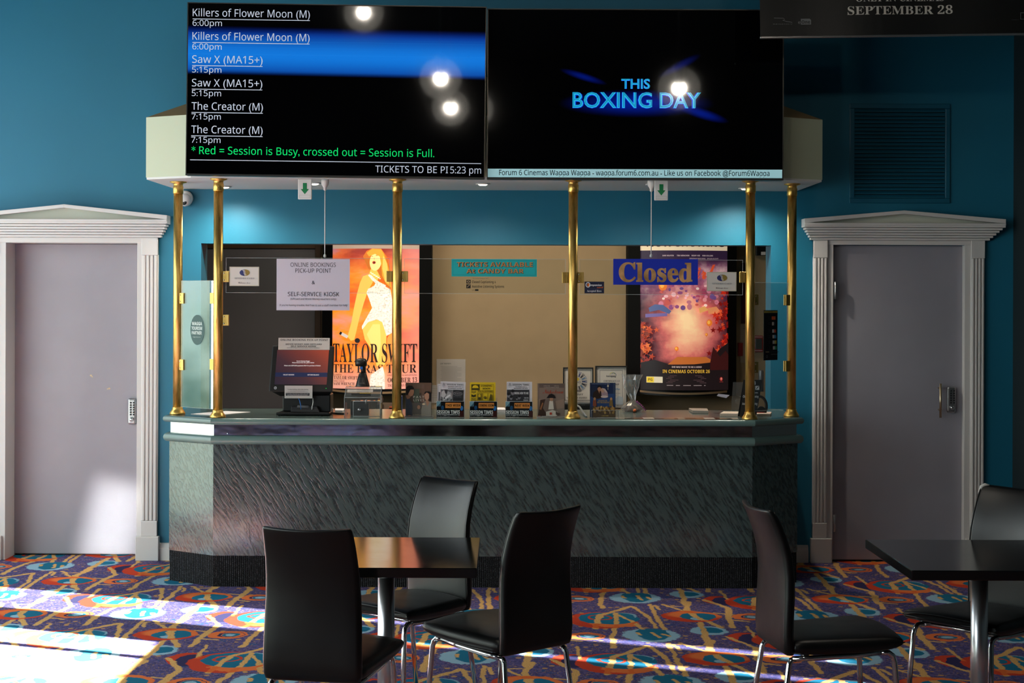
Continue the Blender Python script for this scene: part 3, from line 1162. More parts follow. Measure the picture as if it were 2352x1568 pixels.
# ---- white hanging cords
for px, yt, yb, Y, lab in ((746, 434, 594, 9.02, 'white cord from the canopy down to the online bookings paper'), (1496.5, 437, 594, 9.02, 'white cord from the canopy down to the blue Closed sign')):
    p = W(px, yt, Y)
    q = W(px, yb, Y)
    t = thing('sign_hanger', lab, 'cord', (p.x, Y + 0.012, ZS))
    MB().lathe([(0.022, 0.0), (0.024, -0.012), (0.022, -0.03), (0.014, -0.042), (0.009, -0.05), (0.009, -0.062), (0.005, -0.066)], n=20).build('ceiling_rose', M_WHITEP, t)
    L_ = ZS - q.z - 0.014
    MB().tube([(0, 0, -0.06), (0.0005, 0, -L_ * 0.5), (0, 0, -L_)], 0.003, 8).build('cord', M_WHITEP, t)
    MB().lathe([(0.003, -L_ + 0.014), (0.007, -L_ + 0.01), (0.009, -L_ - 0.002), (0.004, -L_ - 0.006)], n=12).build('cord_pull', M_WHITEP, t)

# ---- dome camera on the wall
p = W(430, 440, YW)
t = thing('dome_camera', 'white dome security camera on the wall behind the leftmost pole', 'camera', (p.x - 0.01, YW, p.z - 0.045))
MB().lathe([(0.05, 0), (0.052, -0.02), (0.047, -0.04), (0.03, -0.045)], n=24, axis='y').build('mount', M_WHITEP, t)
MB().sphere((0.008, -0.07, -0.012), 0.042).build('dome', M_WHITEP, t)
MB().lathe([(0.012, -0.108), (0.018, -0.104), (0.018, -0.09)], (0.01, 0.0, -0.03), 14, 'y').build('lens', M_BLACK, t)

# ---- air vent
a0, b0 = W(1951, 238, YW), W(2181, 467, YW)
t = thing('air_vent', 'square teal louvred air vent on the wall above the right door', 'vent', ((a0.x + b0.x) / 2, YW, (a0.z + b0.z) / 2))
w_, h_ = (b0.x - a0.x) / 2, (a0.z - b0.z) / 2
M_VENT = painted('teal_metal', '#0f5a74', 0.4)
fr = MB()
e = 0.032
for q in ((-w_, w_, h_ - e, h_), (-w_, w_, -h_, -h_ + e), (-w_, -w_ + e, -h_ + e, h_ - e), (w_ - e, w_, -h_ + e, h_ - e)):
    fr.box(q[0], q[1], -0.014, 0, q[2], q[3])
fr.build('frame', M_VENT, t, bevel=0.004)
lv = MB()
nl = 24
ph = (2 * h_ - 2 * e) / nl
for i in range(nl):
    z = h_ - e - ph * (i + 0.5)
    lv.hexa([(-w_ + e, -0.012, z - ph * 0.42), (w_ - e, -0.012, z - ph * 0.42), (w_ - e, 0.0, z + ph * 0.30), (-w_ + e, 0.0, z + ph * 0.30),
             (-w_ + e, -0.012, z - ph * 0.22), (w_ - e, -0.012, z - ph * 0.22), (w_ - e, 0.0, z + ph * 0.5), (-w_ + e, 0.0, z + ph * 0.5)])
lv.build('louvre', M_VENT, t)
MB().box(-w_ + e, w_ - e, -0.0015, 0, -h_ + e, h_ - e).build('backing', M_BLACKM, t)

# ================================================================== COUNTER
ZK = 0.993          # countertop
half = [(-2.03, YW - 0.005), (-2.03, 9.17), (-1.727, 8.97)]
cpoly = half + mirror_x(half)
ct = thing('ticket_counter', 'long grey green laminate ticket counter with chamfered ends and black plinth', 'counter', (CXM, 9.4, 0))


def off_poly(d, back=None):
    """counter outline pushed outward by d"""
    out = []
    P_ = [Vector((x - CXM, y - 9.4)) for x, y in cpoly]
    n = len(P_)
    for i in range(n):
        if i in (0, n - 1):
            s = -1 if i == 0 else 1
            out.append((P_[i].x + s * d, P_[i].y if back is None else back - 9.4))
            continue
        a, b, c = P_[i - 1], P_[i], P_[i + 1]
        n1 = Vector((-(b - a).y, (b - a).x)).normalized() * -1
        n2 = Vector((-(c - b).y, (c - b).x)).normalized() * -1
        bis = (n1 + n2).normalized()
        if bis.dot(b) < 0 and False:
            bis = -bis
        k = d / max(0.2, bis.dot(n1))
        out.append((b.x + bis.x * k, b.y + bis.y * k))
    return out


chk = off_poly(0.03)
sgn = 1 if chk[2][1] < (8.97 - 9.4) else -1
O = lambda d, back=None: off_poly(sgn * d, back) if sgn == 1 else off_poly(-d, back)
O0 = O(0.0)
MB().prism(O(-0.004), 0, 0.183).build('plinth', M_PLINTH, ct)


def skirt(z0, z1, th, m, name, inset=0.0):
    """thin panels around the counter's face"""
    s = MB()
    A, B = O(-inset), O(-inset - th)
    for i in range(len(A) - 1):
        s.hexa([(*A[i], z0), (*A[i + 1], z0), (*B[i + 1], z0), (*B[i], z0), (*A[i], z1), (*A[i + 1], z1), (*B[i + 1], z1), (*B[i], z1)])
    return s.build(name, m, ct)


pn = ['side_panel', 'corner_panel', 'front_panel', 'corner_panel', 'side_panel']
A, B = O(0.0), O(-0.02)
for i in range(5):
    MB().hexa([(*A[i], 0.183), (*A[i + 1], 0.183), (*B[i + 1], 0.183), (*B[i], 0.183), (*A[i], 0.85), (*A[i + 1], 0.85), (*B[i + 1], 0.85), (*B[i], 0.85)]).build(pn[i], M_LAM, ct)
A, B = O(-0.006), O(-0.02)
for i in range(1, 4):
    MB().hexa([(*A[i], 0.885), (*A[i + 1], 0.885), (*B[i + 1], 0.885), (*B[i], 0.885), (*A[i], 0.962), (*A[i + 1], 0.962), (*B[i + 1], 0.962), (*B[i], 0.962)]).build('mirror_strip', M_MIRROR, ct)


def rail(z0, z1, out, back, name, m):
    """rounded nosing swept around the counter"""
    zc_, hh = (z0 + z1) / 2, (z1 - z0) / 2
    s = MB()
    rings = []
    N = 10
    prof = [(-0.06, -hh)] + [(out - hh + hh * math.cos(-math.pi / 2 + math.pi * i / N), hh * math.sin(-math.pi / 2 + math.pi * i / N)) for i in range(N + 1)] + [(-0.06, hh)]
    cols = [O(d, back) for d, _ in prof]
    for j in range(len(cols[0])):
        rings.append([(cols[i][j][0], cols[i][j][1], zc_ + prof[i][1]) for i in range(len(prof))])
    # per segment, flat across the mitres
    for j in range(len(rings) - 1):
        k = s.addv(rings[j] + rings[j + 1])
        n = len(prof)
        for i in range(n):
            q = (i + 1) % n
            s.face((k + i, k + q, k + n + q, k + n + i), 0 < i < n - 2)
    return s.build(name, m, ct)


rail(0.838, 0.890, 0.034, None, 'lower_rail', M_NOSE)
rail(0.955, ZK, 0.036, None, 'countertop_nosing', M_NOSE)
top = O(0.016, 9.73)
MB().prism(top, 0.962, ZK + 0.0006).build('countertop', M_TOPLAM, ct)
MB().prism(O(-0.03, 9.73), 0.183, 0.962).build('carcass', M_BLACKM, ct)
# screws on the polished strip
for px, py in ((523, 996), (559, 1008)):
    p = W(px, py, 8.97)
    MB().sphere((p.x - CXM, 8.974 - 9.4, p.z), 0.005, 10, 6, (1, 0.5, 1)).build('screw', M_CHROME, ct)

# hairline crack low on the front panel
a = Art(8.9695, 576, 1263)
a.stroke([(572, 1201), (573, 1225), (576, 1248.5), (579, 1251), (584, 1263)], 0.9, '#0c0e0e')
a.stroke([(566, 1205), (567, 1228), (565, 1240)], 0.5, '#1c2020')
cw = W(576, 1263, 8.9695)
a.build('crack', None, ct, (cw.x - CXM, 8.9695 - 9.4, cw.z))

# ---- inner desk behind the opening
tag(MB().box(-2.3, 2.1, YW + TW + 0.02, YB - 0.02, 0.82, 0.862).build('back_desk', M_TOPLAM, bevel=0.004), 'grey green back desk running behind the ticket window', 'desk')

# ---- brass poles
POLES = [(408.5, 0, 9.24, 'leftmost brass pole, at the back of the counter corner'), (501, 1, 9.0, 'first brass pole along the counter front, by the left corner'), (912, 1, 9.0, 'brass pole in front of the orange poster'),
         (1316, 1, 9.0, 'brass pole in front of the two framed certificates'), (1723, 1, 9.0, 'brass pole at the right corner of the counter front'), (1818.5, 0, 9.24, 'rightmost brass pole, at the back of the counter corner')]
proto = None
for px, fr_, Y, lab in POLES:
    p = W(px, 690, Y)
    if proto is None:
        t = proto = thing('brass_pole', lab, 'pole', (p.x, Y, ZK), group='brass poles of the ticket counter')
        H_ = ZS - ZK
        MB().lathe([(0.0275, 0.03), (0.0275, H_ - 0.02)], n=28).build('tube', M_BRASS, t)
        MB().lathe([(0.046, 0.0), (0.047, 0.006), (0.044, 0.014), (0.036, 0.026), (0.031, 0.034), (0.031, 0.042), (0.0278, 0.046)], n=28).build('base_flange', M_BRASS, t)
        MB().lathe([(0.0278, H_ - 0.075), (0.031, H_ - 0.07), (0.031, H_ - 0.03), (0.0278, H_ - 0.026), (0.030, H_ - 0.012), (0.05, H_ - 0.006), (0.05, H_)], n=28).build('top_collar', M_BRASS, t)
    else:
        t = copy_tree(proto)
        t.location = (p.x, Y, ZK)
        t['label'] = lab
POLE_X = [W(p[0], 690, p[2]).x for p in POLES]


# ---- glass and its brackets
def pane(name, label, corners, z0, z1, th=0.006, gm=None):
    """upright pane between two floor points"""
    (xa, ya), (xb, yb) = corners
    c = Vector(((xa + xb) / 2, (ya + yb) / 2))
    L_ = math.hypot(xb - xa, yb - ya)
    s = MB()
    h = (z1 - z0) / 2
    s.mat(gm or M_GLASS)
    x0, x1 = -L_ / 2, L_ / 2
    s.quad((x0, -th / 2, -h), (x1, -th / 2, -h), (x1, -th / 2, h), (x0, -th / 2, h))
    s.quad((x0, th / 2, -h), (x1, th / 2, -h), (x1, th / 2, h), (x0, th / 2, h))
    s.mat(M_GEDGE)
    s.quad((x0, -th / 2, h), (x1, -th / 2, h), (x1, th / 2, h), (x0, th / 2, h))
    s.quad((x0, -th / 2, -h), (x1, -th / 2, -h), (x1, th / 2, -h), (x0, th / 2, -h))
    s.quad((x0, -th / 2, -h), (x0, th / 2, -h), (x0, th / 2, h), (x0, -th / 2, h))
    s.quad((x1, -th / 2, -h), (x1, th / 2, -h), (x1, th / 2, h), (x1, -th / 2, h))
    # pale strips round the front face imitate the glass edge's bright line
    e, yf = 0.0022, -th / 2 - 0.0003
    for a_, b_, c_, d_ in ((x0, x1, h - e, h), (x0, x1, -h, -h + e), (x0, x0 + e, -h + e, h - e), (x1 - e, x1, -h + e, h - e)):
        s.quad((a_, yf, c_), (b_, yf, c_), (b_, yf, d_), (a_, yf, d_))
    o = s.build(name, None, None, (c.x, c.y, (z0 + z1) / 2), (0, 0, math.atan2(yb - ya, xb - xa)))
    return tag(o, label, 'glass')


YG = 9.0
zu1, zu0 = W(900, 593, YG).z, W(900, 673.5, YG).z
gx = lambda px: W(px, 633, YG).x
pane('glass_strip', 'clear glass strip between the poles carrying the online bookings paper', ((gx(519), YG), (gx(895), YG)), zu0, zu1)
pane('glass_strip', 'clear glass strip at the centre carrying the turquoise tickets sign', ((gx(929), YG), (gx(1299), YG)), zu0 - 0.001, zu1 - 0.001)
pane('glass_strip', 'clear glass strip on the right carrying the blue Closed sign', ((gx(1331), YG), (gx(1706), YG)), zu0 - 0.003, zu1 - 0.003)
va = Vector((POLE_X[0], 9.24)); vb_ = Vector((POLE_X[1], 9.0))
dv_ = (vb_ - va).normalized()
zs1, zs0 = W(455, 644, 9.12).z, W(455, 937, 9.12).z
pane('side_glass', 'tall side glass pane between the two leftmost poles', (tuple(va + dv_ * 0.036), tuple(vb_ - dv_ * 0.036)), zs0, zs1, gm=M_GLASS2)
vc = Vector((POLE_X[5], 9.24)); vd = Vector((POLE_X[4], 9.0))
dw_ = (vc - vd).normalized()
pane('side_glass', 'tall side glass pane between the two rightmost poles', (tuple(vd + dw_ * 0.036), tuple(vc - dw_ * 0.036)), zs0, zs1, gm=M_GLASS3)

CLIPS = [(1, 513, 525, 622.5, 647.5, (1, 0), 'upper brass glass clip on the first front pole'), (1, 512, 526, 722, 747.5, (1, 0), 'spare brass clip lower on the first front pole'),
         (2, 890, 904, 622, 647.5, (-1, 0), 'brass glass clip left of the pole before the orange poster'), (2, 922, 937, 622, 647.5, (1, 0), 'brass glass clip right of the pole before the orange poster'),
         (3, 1291, 1306, 625, 650, (-1, 0), 'brass glass clip left of the pole before the certificates'), (3, 1325, 1339, 625, 650, (1, 0), 'brass glass clip right of the pole before the certificates'),
         (4, 1699, 1716, 624, 649, (-1, 0), 'brass glass clip left of the right corner pole'),
         (0, 0, 0, 672.5, 697, dv_, 'upper brass clip on the leftmost pole holding the side glass'), (0, 0, 0, 824.5, 849.5, dv_, 'lower brass clip on the leftmost pole holding the side glass'),
         (1, 0, 0, 672.5, 697, -dv_, 'upper brass clip left of the first front pole'), (1, 0, 0, 824.5, 849.5, -dv_, 'lower brass clip left of the first front pole'),
         (4, 0, 0, 676, 700, dw_, 'upper brass clip right of the right corner pole'), (4, 0, 0, 831.5, 856, dw_, 'lower brass clip right of the right corner pole'),
         (5, 0, 0, 677, 701, -dw_, 'upper brass clip on the rightmost pole holding the side glass'), (5, 0, 0, 828, 852, -dw_, 'lower brass clip on the rightmost pole holding the side glass')]
pc = None
for pi, xa, xb, ya, yb, dr_, lab in CLIPS:
    Y = POLES[pi][2]
    px = POLES[pi][0]
    zt_, zb_ = W(px, ya, Y).z, W(px, yb, Y).z
    d = Vector((dr_[0], dr_[1]))
    ang = math.atan2(d.y, d.x)
    if pc is None:
        pc = t = thing('glass_clip', lab, 'clip', group='brass clips on the poles')
        h = (zt_ - zb_) / 2
        MB().box(0.026, 0.064, -0.010, -0.0042, -h, h).box(0.026, 0.064, 0.0042, 0.010, -h, h).box(0.026, 0.032, -0.010, 0.010, -h, h).build('bracket', M_BRASS, t, bevel=0.0015)
        for zz in (h * 0.62, -h * 0.62):
            MB().sphere((0.036, -0.011, zz), 0.0042, 10, 6).build('screw', M_CHROME, t)
    else:
        t = copy_tree(pc)
        t['label'] = lab
    t.location = (POLE_X[pi], Y, (zt_ + zb_) / 2)
    t.rotation_euler = (0, 0, ang)

# ================================================================== SIGNS ON THE GLASS
YSG = YG - 0.005


def sign(name, label, cat, a, x0, y0, x1, y1, th, col, Y=None):
    a.board(x0, y0, x1, y1, th, col)
    return a


def flat(name, label, cat, box, Y, col, draw, th=0.0012, rot=(0, 0, 0), src=None, glow=0.0, rough=0.5, at=None, dY=0.0, group=None, step=0.0004, anchor=None, coat=0.0, parent=None, spec=0.4):
    """one printed sheet: its board and its print in one mesh"""
    x0, y0, x1, y1 = box
    a = Art(Y, (x0 + x1) / 2, y1, step, None, glow, rough, pref='print', coat=coat, spec=spec)
    a.board(x0, y0, x1, y1, th, col)
    a.src = src
    draw(a)
    loc = at if at is not None else W((x0 + x1) / 2, y1, Y)
    if parent is not None:
        loc = Vector(loc) - parent.location
    o = a.build(name, None, parent, loc, rot)
    if parent is None:
        tag(o, label, cat, group)
    return o


INK = '#26242a'


def d_online(a):
    a.text('ONLINE BOOKINGS', 667, 771, 612.5, 9.5, INK)
    a.text('PICK-UP POINT', 678, 760.5, 626, 9.5, INK)
    a.text('&', 716, 723, 652.5, 8.5, INK)
    a.text('SELF-SERVICE KIOSK', 661, 779, 680, 9.5, INK)
    a.text('(Giftcard and Movie Money vouchers only)', 667, 772, 688.5, 4.2, INK, res=2)
    a.text("If you're having trouble, feel free to ask a staff member for help", 642, 798, 703, 4.2, INK, res=2)


flat('paper_notice', 'white paper notice reading ONLINE BOOKINGS PICK-UP POINT on the glass', 'notice', (635, 594.5, 803, 712.5), YSG, '#c9c2d0', d_online)


def seniors(cx):
    def d(a):
        b = cx - 34
        a.frame(b + 0.6, a.y0 + 0.6, b + 67.4, a.y0 + 43.4, 0.9, '#bdb48f')
        y = a.y0
        a.ell(cx + 1, y + 13.5, 11.8, 7.6, '#2c3168')
        a.poly([(cx + 1 + 11.8 * math.cos(t), y + 13.5 + 7.6 * math.sin(t)) for t in [-math.pi / 2 + math.pi * i / 14 for i in range(15)]], '#8a7434')
        a.stroke([(cx - 4, y + 7), (cx - 0.5, y + 11), (cx - 0.5, y + 15), (cx + 2, y + 20)], 1.2, '#d8d3cb')
        a.stroke([(cx - 1.5, y + 6.5), (cx + 1.5, y + 10), (cx + 1.5, y + 14.5), (cx + 4.5, y + 19.5)], 1.0, '#d8d3cb')
        a.text('SENIORS CARD', cx - 22, cx + 23, y + 28.5, 3.6, '#99989c', 'serif', 0.0, res=2)
        a.text('Welcome here', cx - 14, cx + 14, y + 38.5, 3.8, '#55545a', 'script', 0.0, res=2)
    return d


for cx, y0, lab in ((561, 612.5, 'cream seniors card sticker at the left end of the glass'), (1657.5, 624.5, 'cream seniors card sticker right of the blue Closed sign')):
    dd = seniors(cx)

    def d2_(a, dd=dd, y0=y0):
        a.y0 = y0
        dd(a)
    flat('card_sticker', lab, 'sticker', (cx - 34, y0, cx + 34, y0 + 44), YSG - 0.0005, '#d4cdc6', d2_, 0.0008)


def d_tick(a):
    a.frame(1040, 597.5, 1230, 632, 0.6, '#127d84')
    for off, col, dx in ((0.028, '#0c1012', 0.55), (0.0, '#b5824e', 0.0)):
        a.text('TICKETS AVAILABLE', 1049 + dx, 1224 + dx, 612.5 + dx * 0.6, 10.5, col, 'bold', off)
        a.text('At CANDY BAR', 1071 + dx, 1203 + dx, 627.5 + dx * 0.6, 10.2, col, 'bold', off)


flat('tickets_sign', 'turquoise sign reading TICKETS AVAILABLE At CANDY BAR on the centre glass', 'sign', (1037, 595, 1233, 635), YSG, '#12a9ad', d_tick, 0.003)


def d_caption(a):
    K = '#1a1814'
    a.text('This Facility Equipped With:', 1085, 1122, 640.5, 2.6, '#5a5140', res=1)
    a.rect(1071, 642.5, 1081, 651, K)
    a.text('Closed Captioning &', 1084, 1139, 650, 5.6, K, 'bold', 0.0, res=2)
    a.rect(1071, 653, 1081, 662, K)
    a.ell(1076, 646.7, 3.6, 2.6, '#a08a6a'); a.ell(1076, 646.7, 1.6, 1.4, K)
    a.stroke([(1073, 660), (1076, 656), (1079.5, 654.5)], 1.3, '#a08a6a')
    a.text('Assistive Listening Systems', 1084, 1158, 660.5, 5.6, K, 'bold', 0.0, res=2)
    a.rect(1091, 664, 1099, 668, K); a.text('USL', 1084, 1090.5, 667.8, 3, K, res=2)


ob = Art(YSG, 1115, 668)
d_caption(ob)
tag(ob.place('caption_decal'), 'small black closed captioning lettering stuck on the centre glass', 'sticker')


def d_comp(a):
    a.ring(1350.5, 654, 4.6, 5.2, 2.0, '#d9d8dc', 24)
    a.ell(1351.5, 654, 3.0, 3.6, '#d6702a')
    a.text('ompanion', 1353, 1382, 656.5, 4.0, '#f0eff2', 'bolditalic', 0.0, res=2)
    a.text('card', 1371, 1385, 661.5, 3.4, '#d6602a', 'bolditalic', 0.0, res=2)
    a.rect(1345, 663.2, 1385, 663.6, '#4a5a8a')
    a.text('Accepted Here', 1348, 1381.5, 670, 4.2, '#e6e6ec', 'serif', 0.0, res=2)


flat('companion_sticker', 'navy companion card sticker left of the blue Closed sign', 'sticker', (1342.5, 646.5, 1387.5, 673.5), YSG, '#111a38', d_comp, 0.0008)

M_COPPER = None


def copper():
    m, n, b = nmat('copper_foil', (0.62, 0.36, 0.16), 0.4, 0.35)
    o = n.obj()
    n.l.new(n.ramp(n.noise(o, 9, 3), [(0.35, (0.34, 0.18, 0.06)), (0.6, (0.78, 0.44, 0.19))]), b.inputs['Base Color'])
    return m


def d_closed(a):
    a.text('Closed', 1421, 1590.5, 646, 43, copper(), 'serif', 0.02, res=4)


flat('closed_sign', 'blue sign with copper foil letters reading Closed on the right glass', 'sign', (1408.5, 594.5, 1603, 654), YSG - 0.001, '#0a2bb0', d_closed, 0.004)

# oval sticker on the left side glass
ang_l = math.atan2(dv_.y, dv_.x)
cl = (va + vb_) / 2
a = Art(9.16, 457, 757, 0.0004)
a.board(456.9, 756.9, 457.1, 757.1, 0.0004, '#2f4a48')
s_ = 1.0 / math.cos(ang_l)
P0 = a.P
a.P = lambda x, y, d=0.0: (P0(x, y, d)[0] * s_, P0(x, y, d)[1], P0(x, y, d)[2])
a.ell(457.5, 757, 19, 34.5, '#33504e')
for tx, yb, x0, x1 in (('WAGGA', 746.5, 443, 470.5), ('TOURISM', 757, 442, 471), ('PARTNER', 767.5, 443, 470)):
    a.text(tx, x0, x1, yb, 7.6, '#c9d6d2', 'bold', 0.0)
a.text('wagga.nsw.gov.au', 446, 467, 774.5, 2.8, '#9fb2ae', res=1)
nrm = Vector((dv_.y, -dv_.x))
o = a.build('oval_sticker', None, None, (cl.x + nrm.x * 0.004, cl.y + nrm.y * 0.004, W(457, 757, 9.16).z), (0, 0, ang_l))
tag(o, 'dark oval tourism partner sticker on the left side glass', 'sticker')
# tape-and-paper scrap on the same pane
# payment card holder on the right side glass
ang_r = math.atan2(dw_.y, dw_.x)
cr = (vc + vd) / 2


def d_cards(a):
    a.rect(1746, 714.5, 1792, 719, '#9c8f44')
    a.text('EFTPOS', 1762, 1776, 718.2, 2.6, '#30301c', res=1)
    rows = [('#c65a35', '#c65a35', 731), ('#b7b7b4', '#23262c', 744), ('#b7b7b4', '#b84a38', 760.5), ('#b7b7b4', '#3d86b8', 773.5), ('#b7b7b4', '#b5a85a', 786), ('#b7b7b4', '#2f8a63', 799)]
    for c1, c2, y in rows:
        a.rect(1772, y - 4, 1779, y + 3.6, c1)
        a.rect(1779, y - 4, 1785, y + 3.6, c2)
        for q in range(3):
            a.rect(1758, y - 3 + q * 2.4, 1769, y - 2.6 + q * 2.4, '#3a3d42')
    a.rect(1746, 807, 1758, 808.6, '#9c8f6a')
    a.rect(1758, 807.3, 1792, 808.3, '#2c2f33')
    a.text('ACCEPTED HERE', 1764, 1787, 814.5, 2.2, '#6a6d72', res=1)
    a.ring(1750, 818, 2.6, 2.8, 0.7, '#6a6d72', 12)


flat('payment_sign', 'black payment cards leaflet in a clear sleeve on the right side glass', 'sign', (1745.5, 713, 1793, 827), 9.16, '#0a0d12', d_cards, 0.002,
     at=(W(1770, 827, 9.105).x, 9.105 + (W(1770, 827, 9.105).x - cr.x) * math.tan(ang_r) + (cr.y - 9.105) - 0.010, W(1770, 827, 9.105).z), rot=(0, 0, ang_r), rough=0.2)

# ================================================================== THINGS ON THE COUNTER
def on_top(px, Y):
    return Vector((W(px, 950, Y).x, Y, ZK))


# ---- self-service kiosk
KY = 9.22
t = thing('booking_kiosk', 'black touchscreen booking kiosk standing on the left of the counter', 'kiosk', on_top(697, KY))
kx = lambda zx, zy: (610 + zx / 7.468, 760 + zy / 7.468)


def kp(zx, zy, y):
    """crop coordinates -> kiosk space at local depth y"""
    px, py = kx(zx, zy)
    p = W(px, py, KY + y) - t.location
    return (p.x, y, p.z)


def slab(quad, y0, y1, grow=0.0):
    """solid from a front quad (crop coords, tl tr br bl with depths) and a back offset"""
    f = [kp(x, y, d) for x, y, d in quad]
    b_ = [(p[0], p[1] + y1, p[2]) for p in f]
    tl, tr, br, bl = f
    tl2, tr2, br2, bl2 = b_
    return [bl, br, br2, bl2, tl, tr, tr2, tl2]


scr_top, scr_bot = 0.055, -0.03     # the screen leans back
hs = MB().hexa(slab([(118, 250, scr_top), (1172, 262, scr_top), (1140, 1048, scr_bot), (55, 1040, scr_bot)], 0, 0.045)).build('screen_housing', M_BLACK, t, bevel=0.006)
MB().hexa(slab([(90, 1035, -0.025), (1130, 1042, -0.025), (1090, 1110, 0.0), (250, 1120, 0.0)], 0, 0.05)).build('housing_chin', M_BLACK, t, bevel=0.004)


def kiosk_screen_mat():
    m, n, b = nmat('kiosk_wallpaper', '#120c10', 0.25)
    o = n.obj()
    sp = n.new('ShaderNodeSeparateXYZ'); n.l.new(o, sp.inputs[0])
    f = n.m('ADD', n.m('MULTIPLY_ADD', sp.outputs[0], 1.5, 0.02), n.mul(sp.outputs[2], 1.9))
    c = n.ramp(f, [(0.12, '#3a2f44'), (0.45, '#5f3a44'), (0.75, '#a84a3c'), (0.98, '#e05a38')])
    n.l.new(c, b.inputs['Emission Color'])
    b.inputs['Emission Strength'].default_value = 0.45
    return m


ks = MB()
q = [(205, 325, scr_top - 0.0015), (1092, 325, scr_top - 0.0015), (1046, 920, scr_bot + 0.010), (152, 915, scr_bot + 0.010)]


def onscreen(u, v, d=0.0):
    """u across, v down the display, 0..1"""
    tl, tr, br, bl = [Vector(kp(*p)) for p in q]
    p = (tl * (1 - u) + tr * u) * (1 - v) + (bl * (1 - u) + br * u) * v
    p.y = 0.055 - 0.085 * ((325 + 592 * v) - 250) / 795 - 0.0022 - d
    return tuple(p)


ks = Art(KY, 0, 0, 0.0, None, 0.6, 0.25)
ks.P = lambda x, y, d=0.0: onscreen((x - 160) / 910.0, (y - 325) / 592.0, ks.lay * 0.0004)
ks.rect(160, 325, 1070, 917, kiosk_screen_mat())
ks.rect(160, 712, 1070, 786, '#1c2340')
for tx, x0, x1, yb, cp in (('Forum Cinemas Wagga', 515, 745, 524, 18), ('Please choose from the options below', 440, 825, 551, 18), ('Please note GIFTCARD payments ONLY for purchase of tickets.', 305, 945, 602, 18), ('COLLECT BOOKING', 300, 490, 759, 17), ('GIFTCARD BALANCE', 725, 925, 759, 17)):
    ks.text(tx, x0, x1, yb, cp, '#d8cfd0', 'bold', 0.0, res=1)
ks.build('display', None, t)
MB().hexa(slab([(290, 1085, 0.0), (1112, 1085, 0.0), (1112, 1392, 0.0), (290, 1375, 0.0)], 0, 0.16)).build('body', M_BLACK, t, bevel=0.006)
MB().hexa(slab([(440, 1290, -0.03), (880, 1290, -0.03), (920, 1395, -0.045), (430, 1385, -0.045)], 0, 0.05)).build('bracket', pmat('dark_steel', '#2a2b2e', 0.4, 0.3), t, bevel=0.003)
zf = 0.006
MB().prism([(kp(180, 0, -0.085)[0], -0.085), (kp(1100, 0, -0.085)[0], -0.085), (kp(1112, 0, 0)[0], 0.17), (kp(290, 0, 0)[0], 0.17)], zf, zf + 0.014).build('foot_plate', M_BLACK, t, bevel=0.004)
MB().box(-0.14, -0.125, -0.08, -0.06, 0, zf).box(0.10, 0.115, -0.08, -0.06, 0, zf).box(-0.12, -0.10, 0.12, 0.14, 0, zf).box(0.12, 0.14, 0.12, 0.14, 0, zf).build('rubber_foot', M_BLACKM, t)
# grey rows of sockets and the blue cable
MB().hexa(slab([(545, 1275, -0.028), (745, 1283, -0.028), (735, 1315, -0.034), (540, 1310, -0.034)], 0, 0.01)).build('socket_row', pmat('socket_grey', '#77777c', 0.4, 0.4), t)
MB().tube([kp(565, 1150, -0.015), kp(585, 1200, -0.05), kp(602, 1270, -0.058), kp(605, 1345, -0.060)], 0.0022, 8).build('blue_cable', pmat('blue_cable', '#1c6ac0', 0.4), t)
MB().tube([kp(812, 1150, -0.012), kp(815, 1220, -0.03), kp(800, 1290, -0.035), kp(795, 1345, -0.045)], 0.0026, 8).build('white_cable', M_WHITEP, t)
# maker's round badge and power light
bd = Art(KY, 0, 0, 0.0)
bd.P = lambda x, y, d=0.0: (kp(x, y, scr_bot - 0.002 - bd.lay * 0.0004 + 0.004)[0], scr_bot - 0.002 + 0.004 - bd.lay * 0.0004, kp(x, y, scr_bot)[2])
bd.ell(168, 975, 25, 25, '#b9b9bb')
bd.text('hp', 153, 184, 984, 24, '#101014', 'italic', 0.02)
bd.ell(1038, 983, 6, 6, pmat('green_led', '#18c84a', 0.4, emit=1.5))
bd.build('badge', None, t)


def d_ktop(a):
    K = '#3a3436'
    a.text('ONLINE BOOKING PICK-UP POINT', 252, 1072, 166, 30, K, 'bold', 0.0, res=2)
    a.text('MOVIE MONEY AND GIFTCARD', 345, 965, 238, 26, K, 'bold', 0.0, res=2)
    a.text('SELF SERVICE KIOSK', 432, 868, 275, 26, K, 'bold', 0.0, res=2)
    a.text('(For Cash or Eftpos Purchases please head to Candybar)', 368, 930, 297, 15, '#6a6264', 'bold', 0.0, res=1)


flat('header_sign', None, None, (639, 775.5, 757.5, 803), KY, '#c8c0b8', d_ktop, 0.004, src=(610, 760, 7.468), at=W(698, 803, KY + 0.044) + Vector((0, 0, 0)), parent=t, rot=(R(-7), 0, 0))


def d_klow(a):
    K = '#4a464c'
    a.text('To collect bookings, select Collect Booking', 380, 732, 1009, 16, K, 'bold', 0.0, res=1)
    a.text('then scan barcode from booking email or', 425, 685, 1033, 11, '#77737a', 'bold', 0.0, res=1)
    a.text('enter booking number and press the red ticket button', 380, 725, 1049, 11, '#77737a', 'bold', 0.0, res=1)
    a.rect(350, 1062, 755, 1108, '#1c1b20')
    a.text('If you collect a ring voucher for a 3D film, please collect', 360, 742, 1084, 12, '#b9b6bc', 'bold', 0.0, res=1)
    a.text('your 3D glasses from the staff member on entrance', 380, 722, 1100, 12, '#b9b6bc', 'bold', 0.0, res=1)


flat('instruction_card', None, None, (654, 885.5, 717.5, 914.5), KY, '#c4bcb8', d_klow, 0.003, src=(610, 760, 7.468), at=W(685.5, 914.5, KY - 0.045), parent=t)
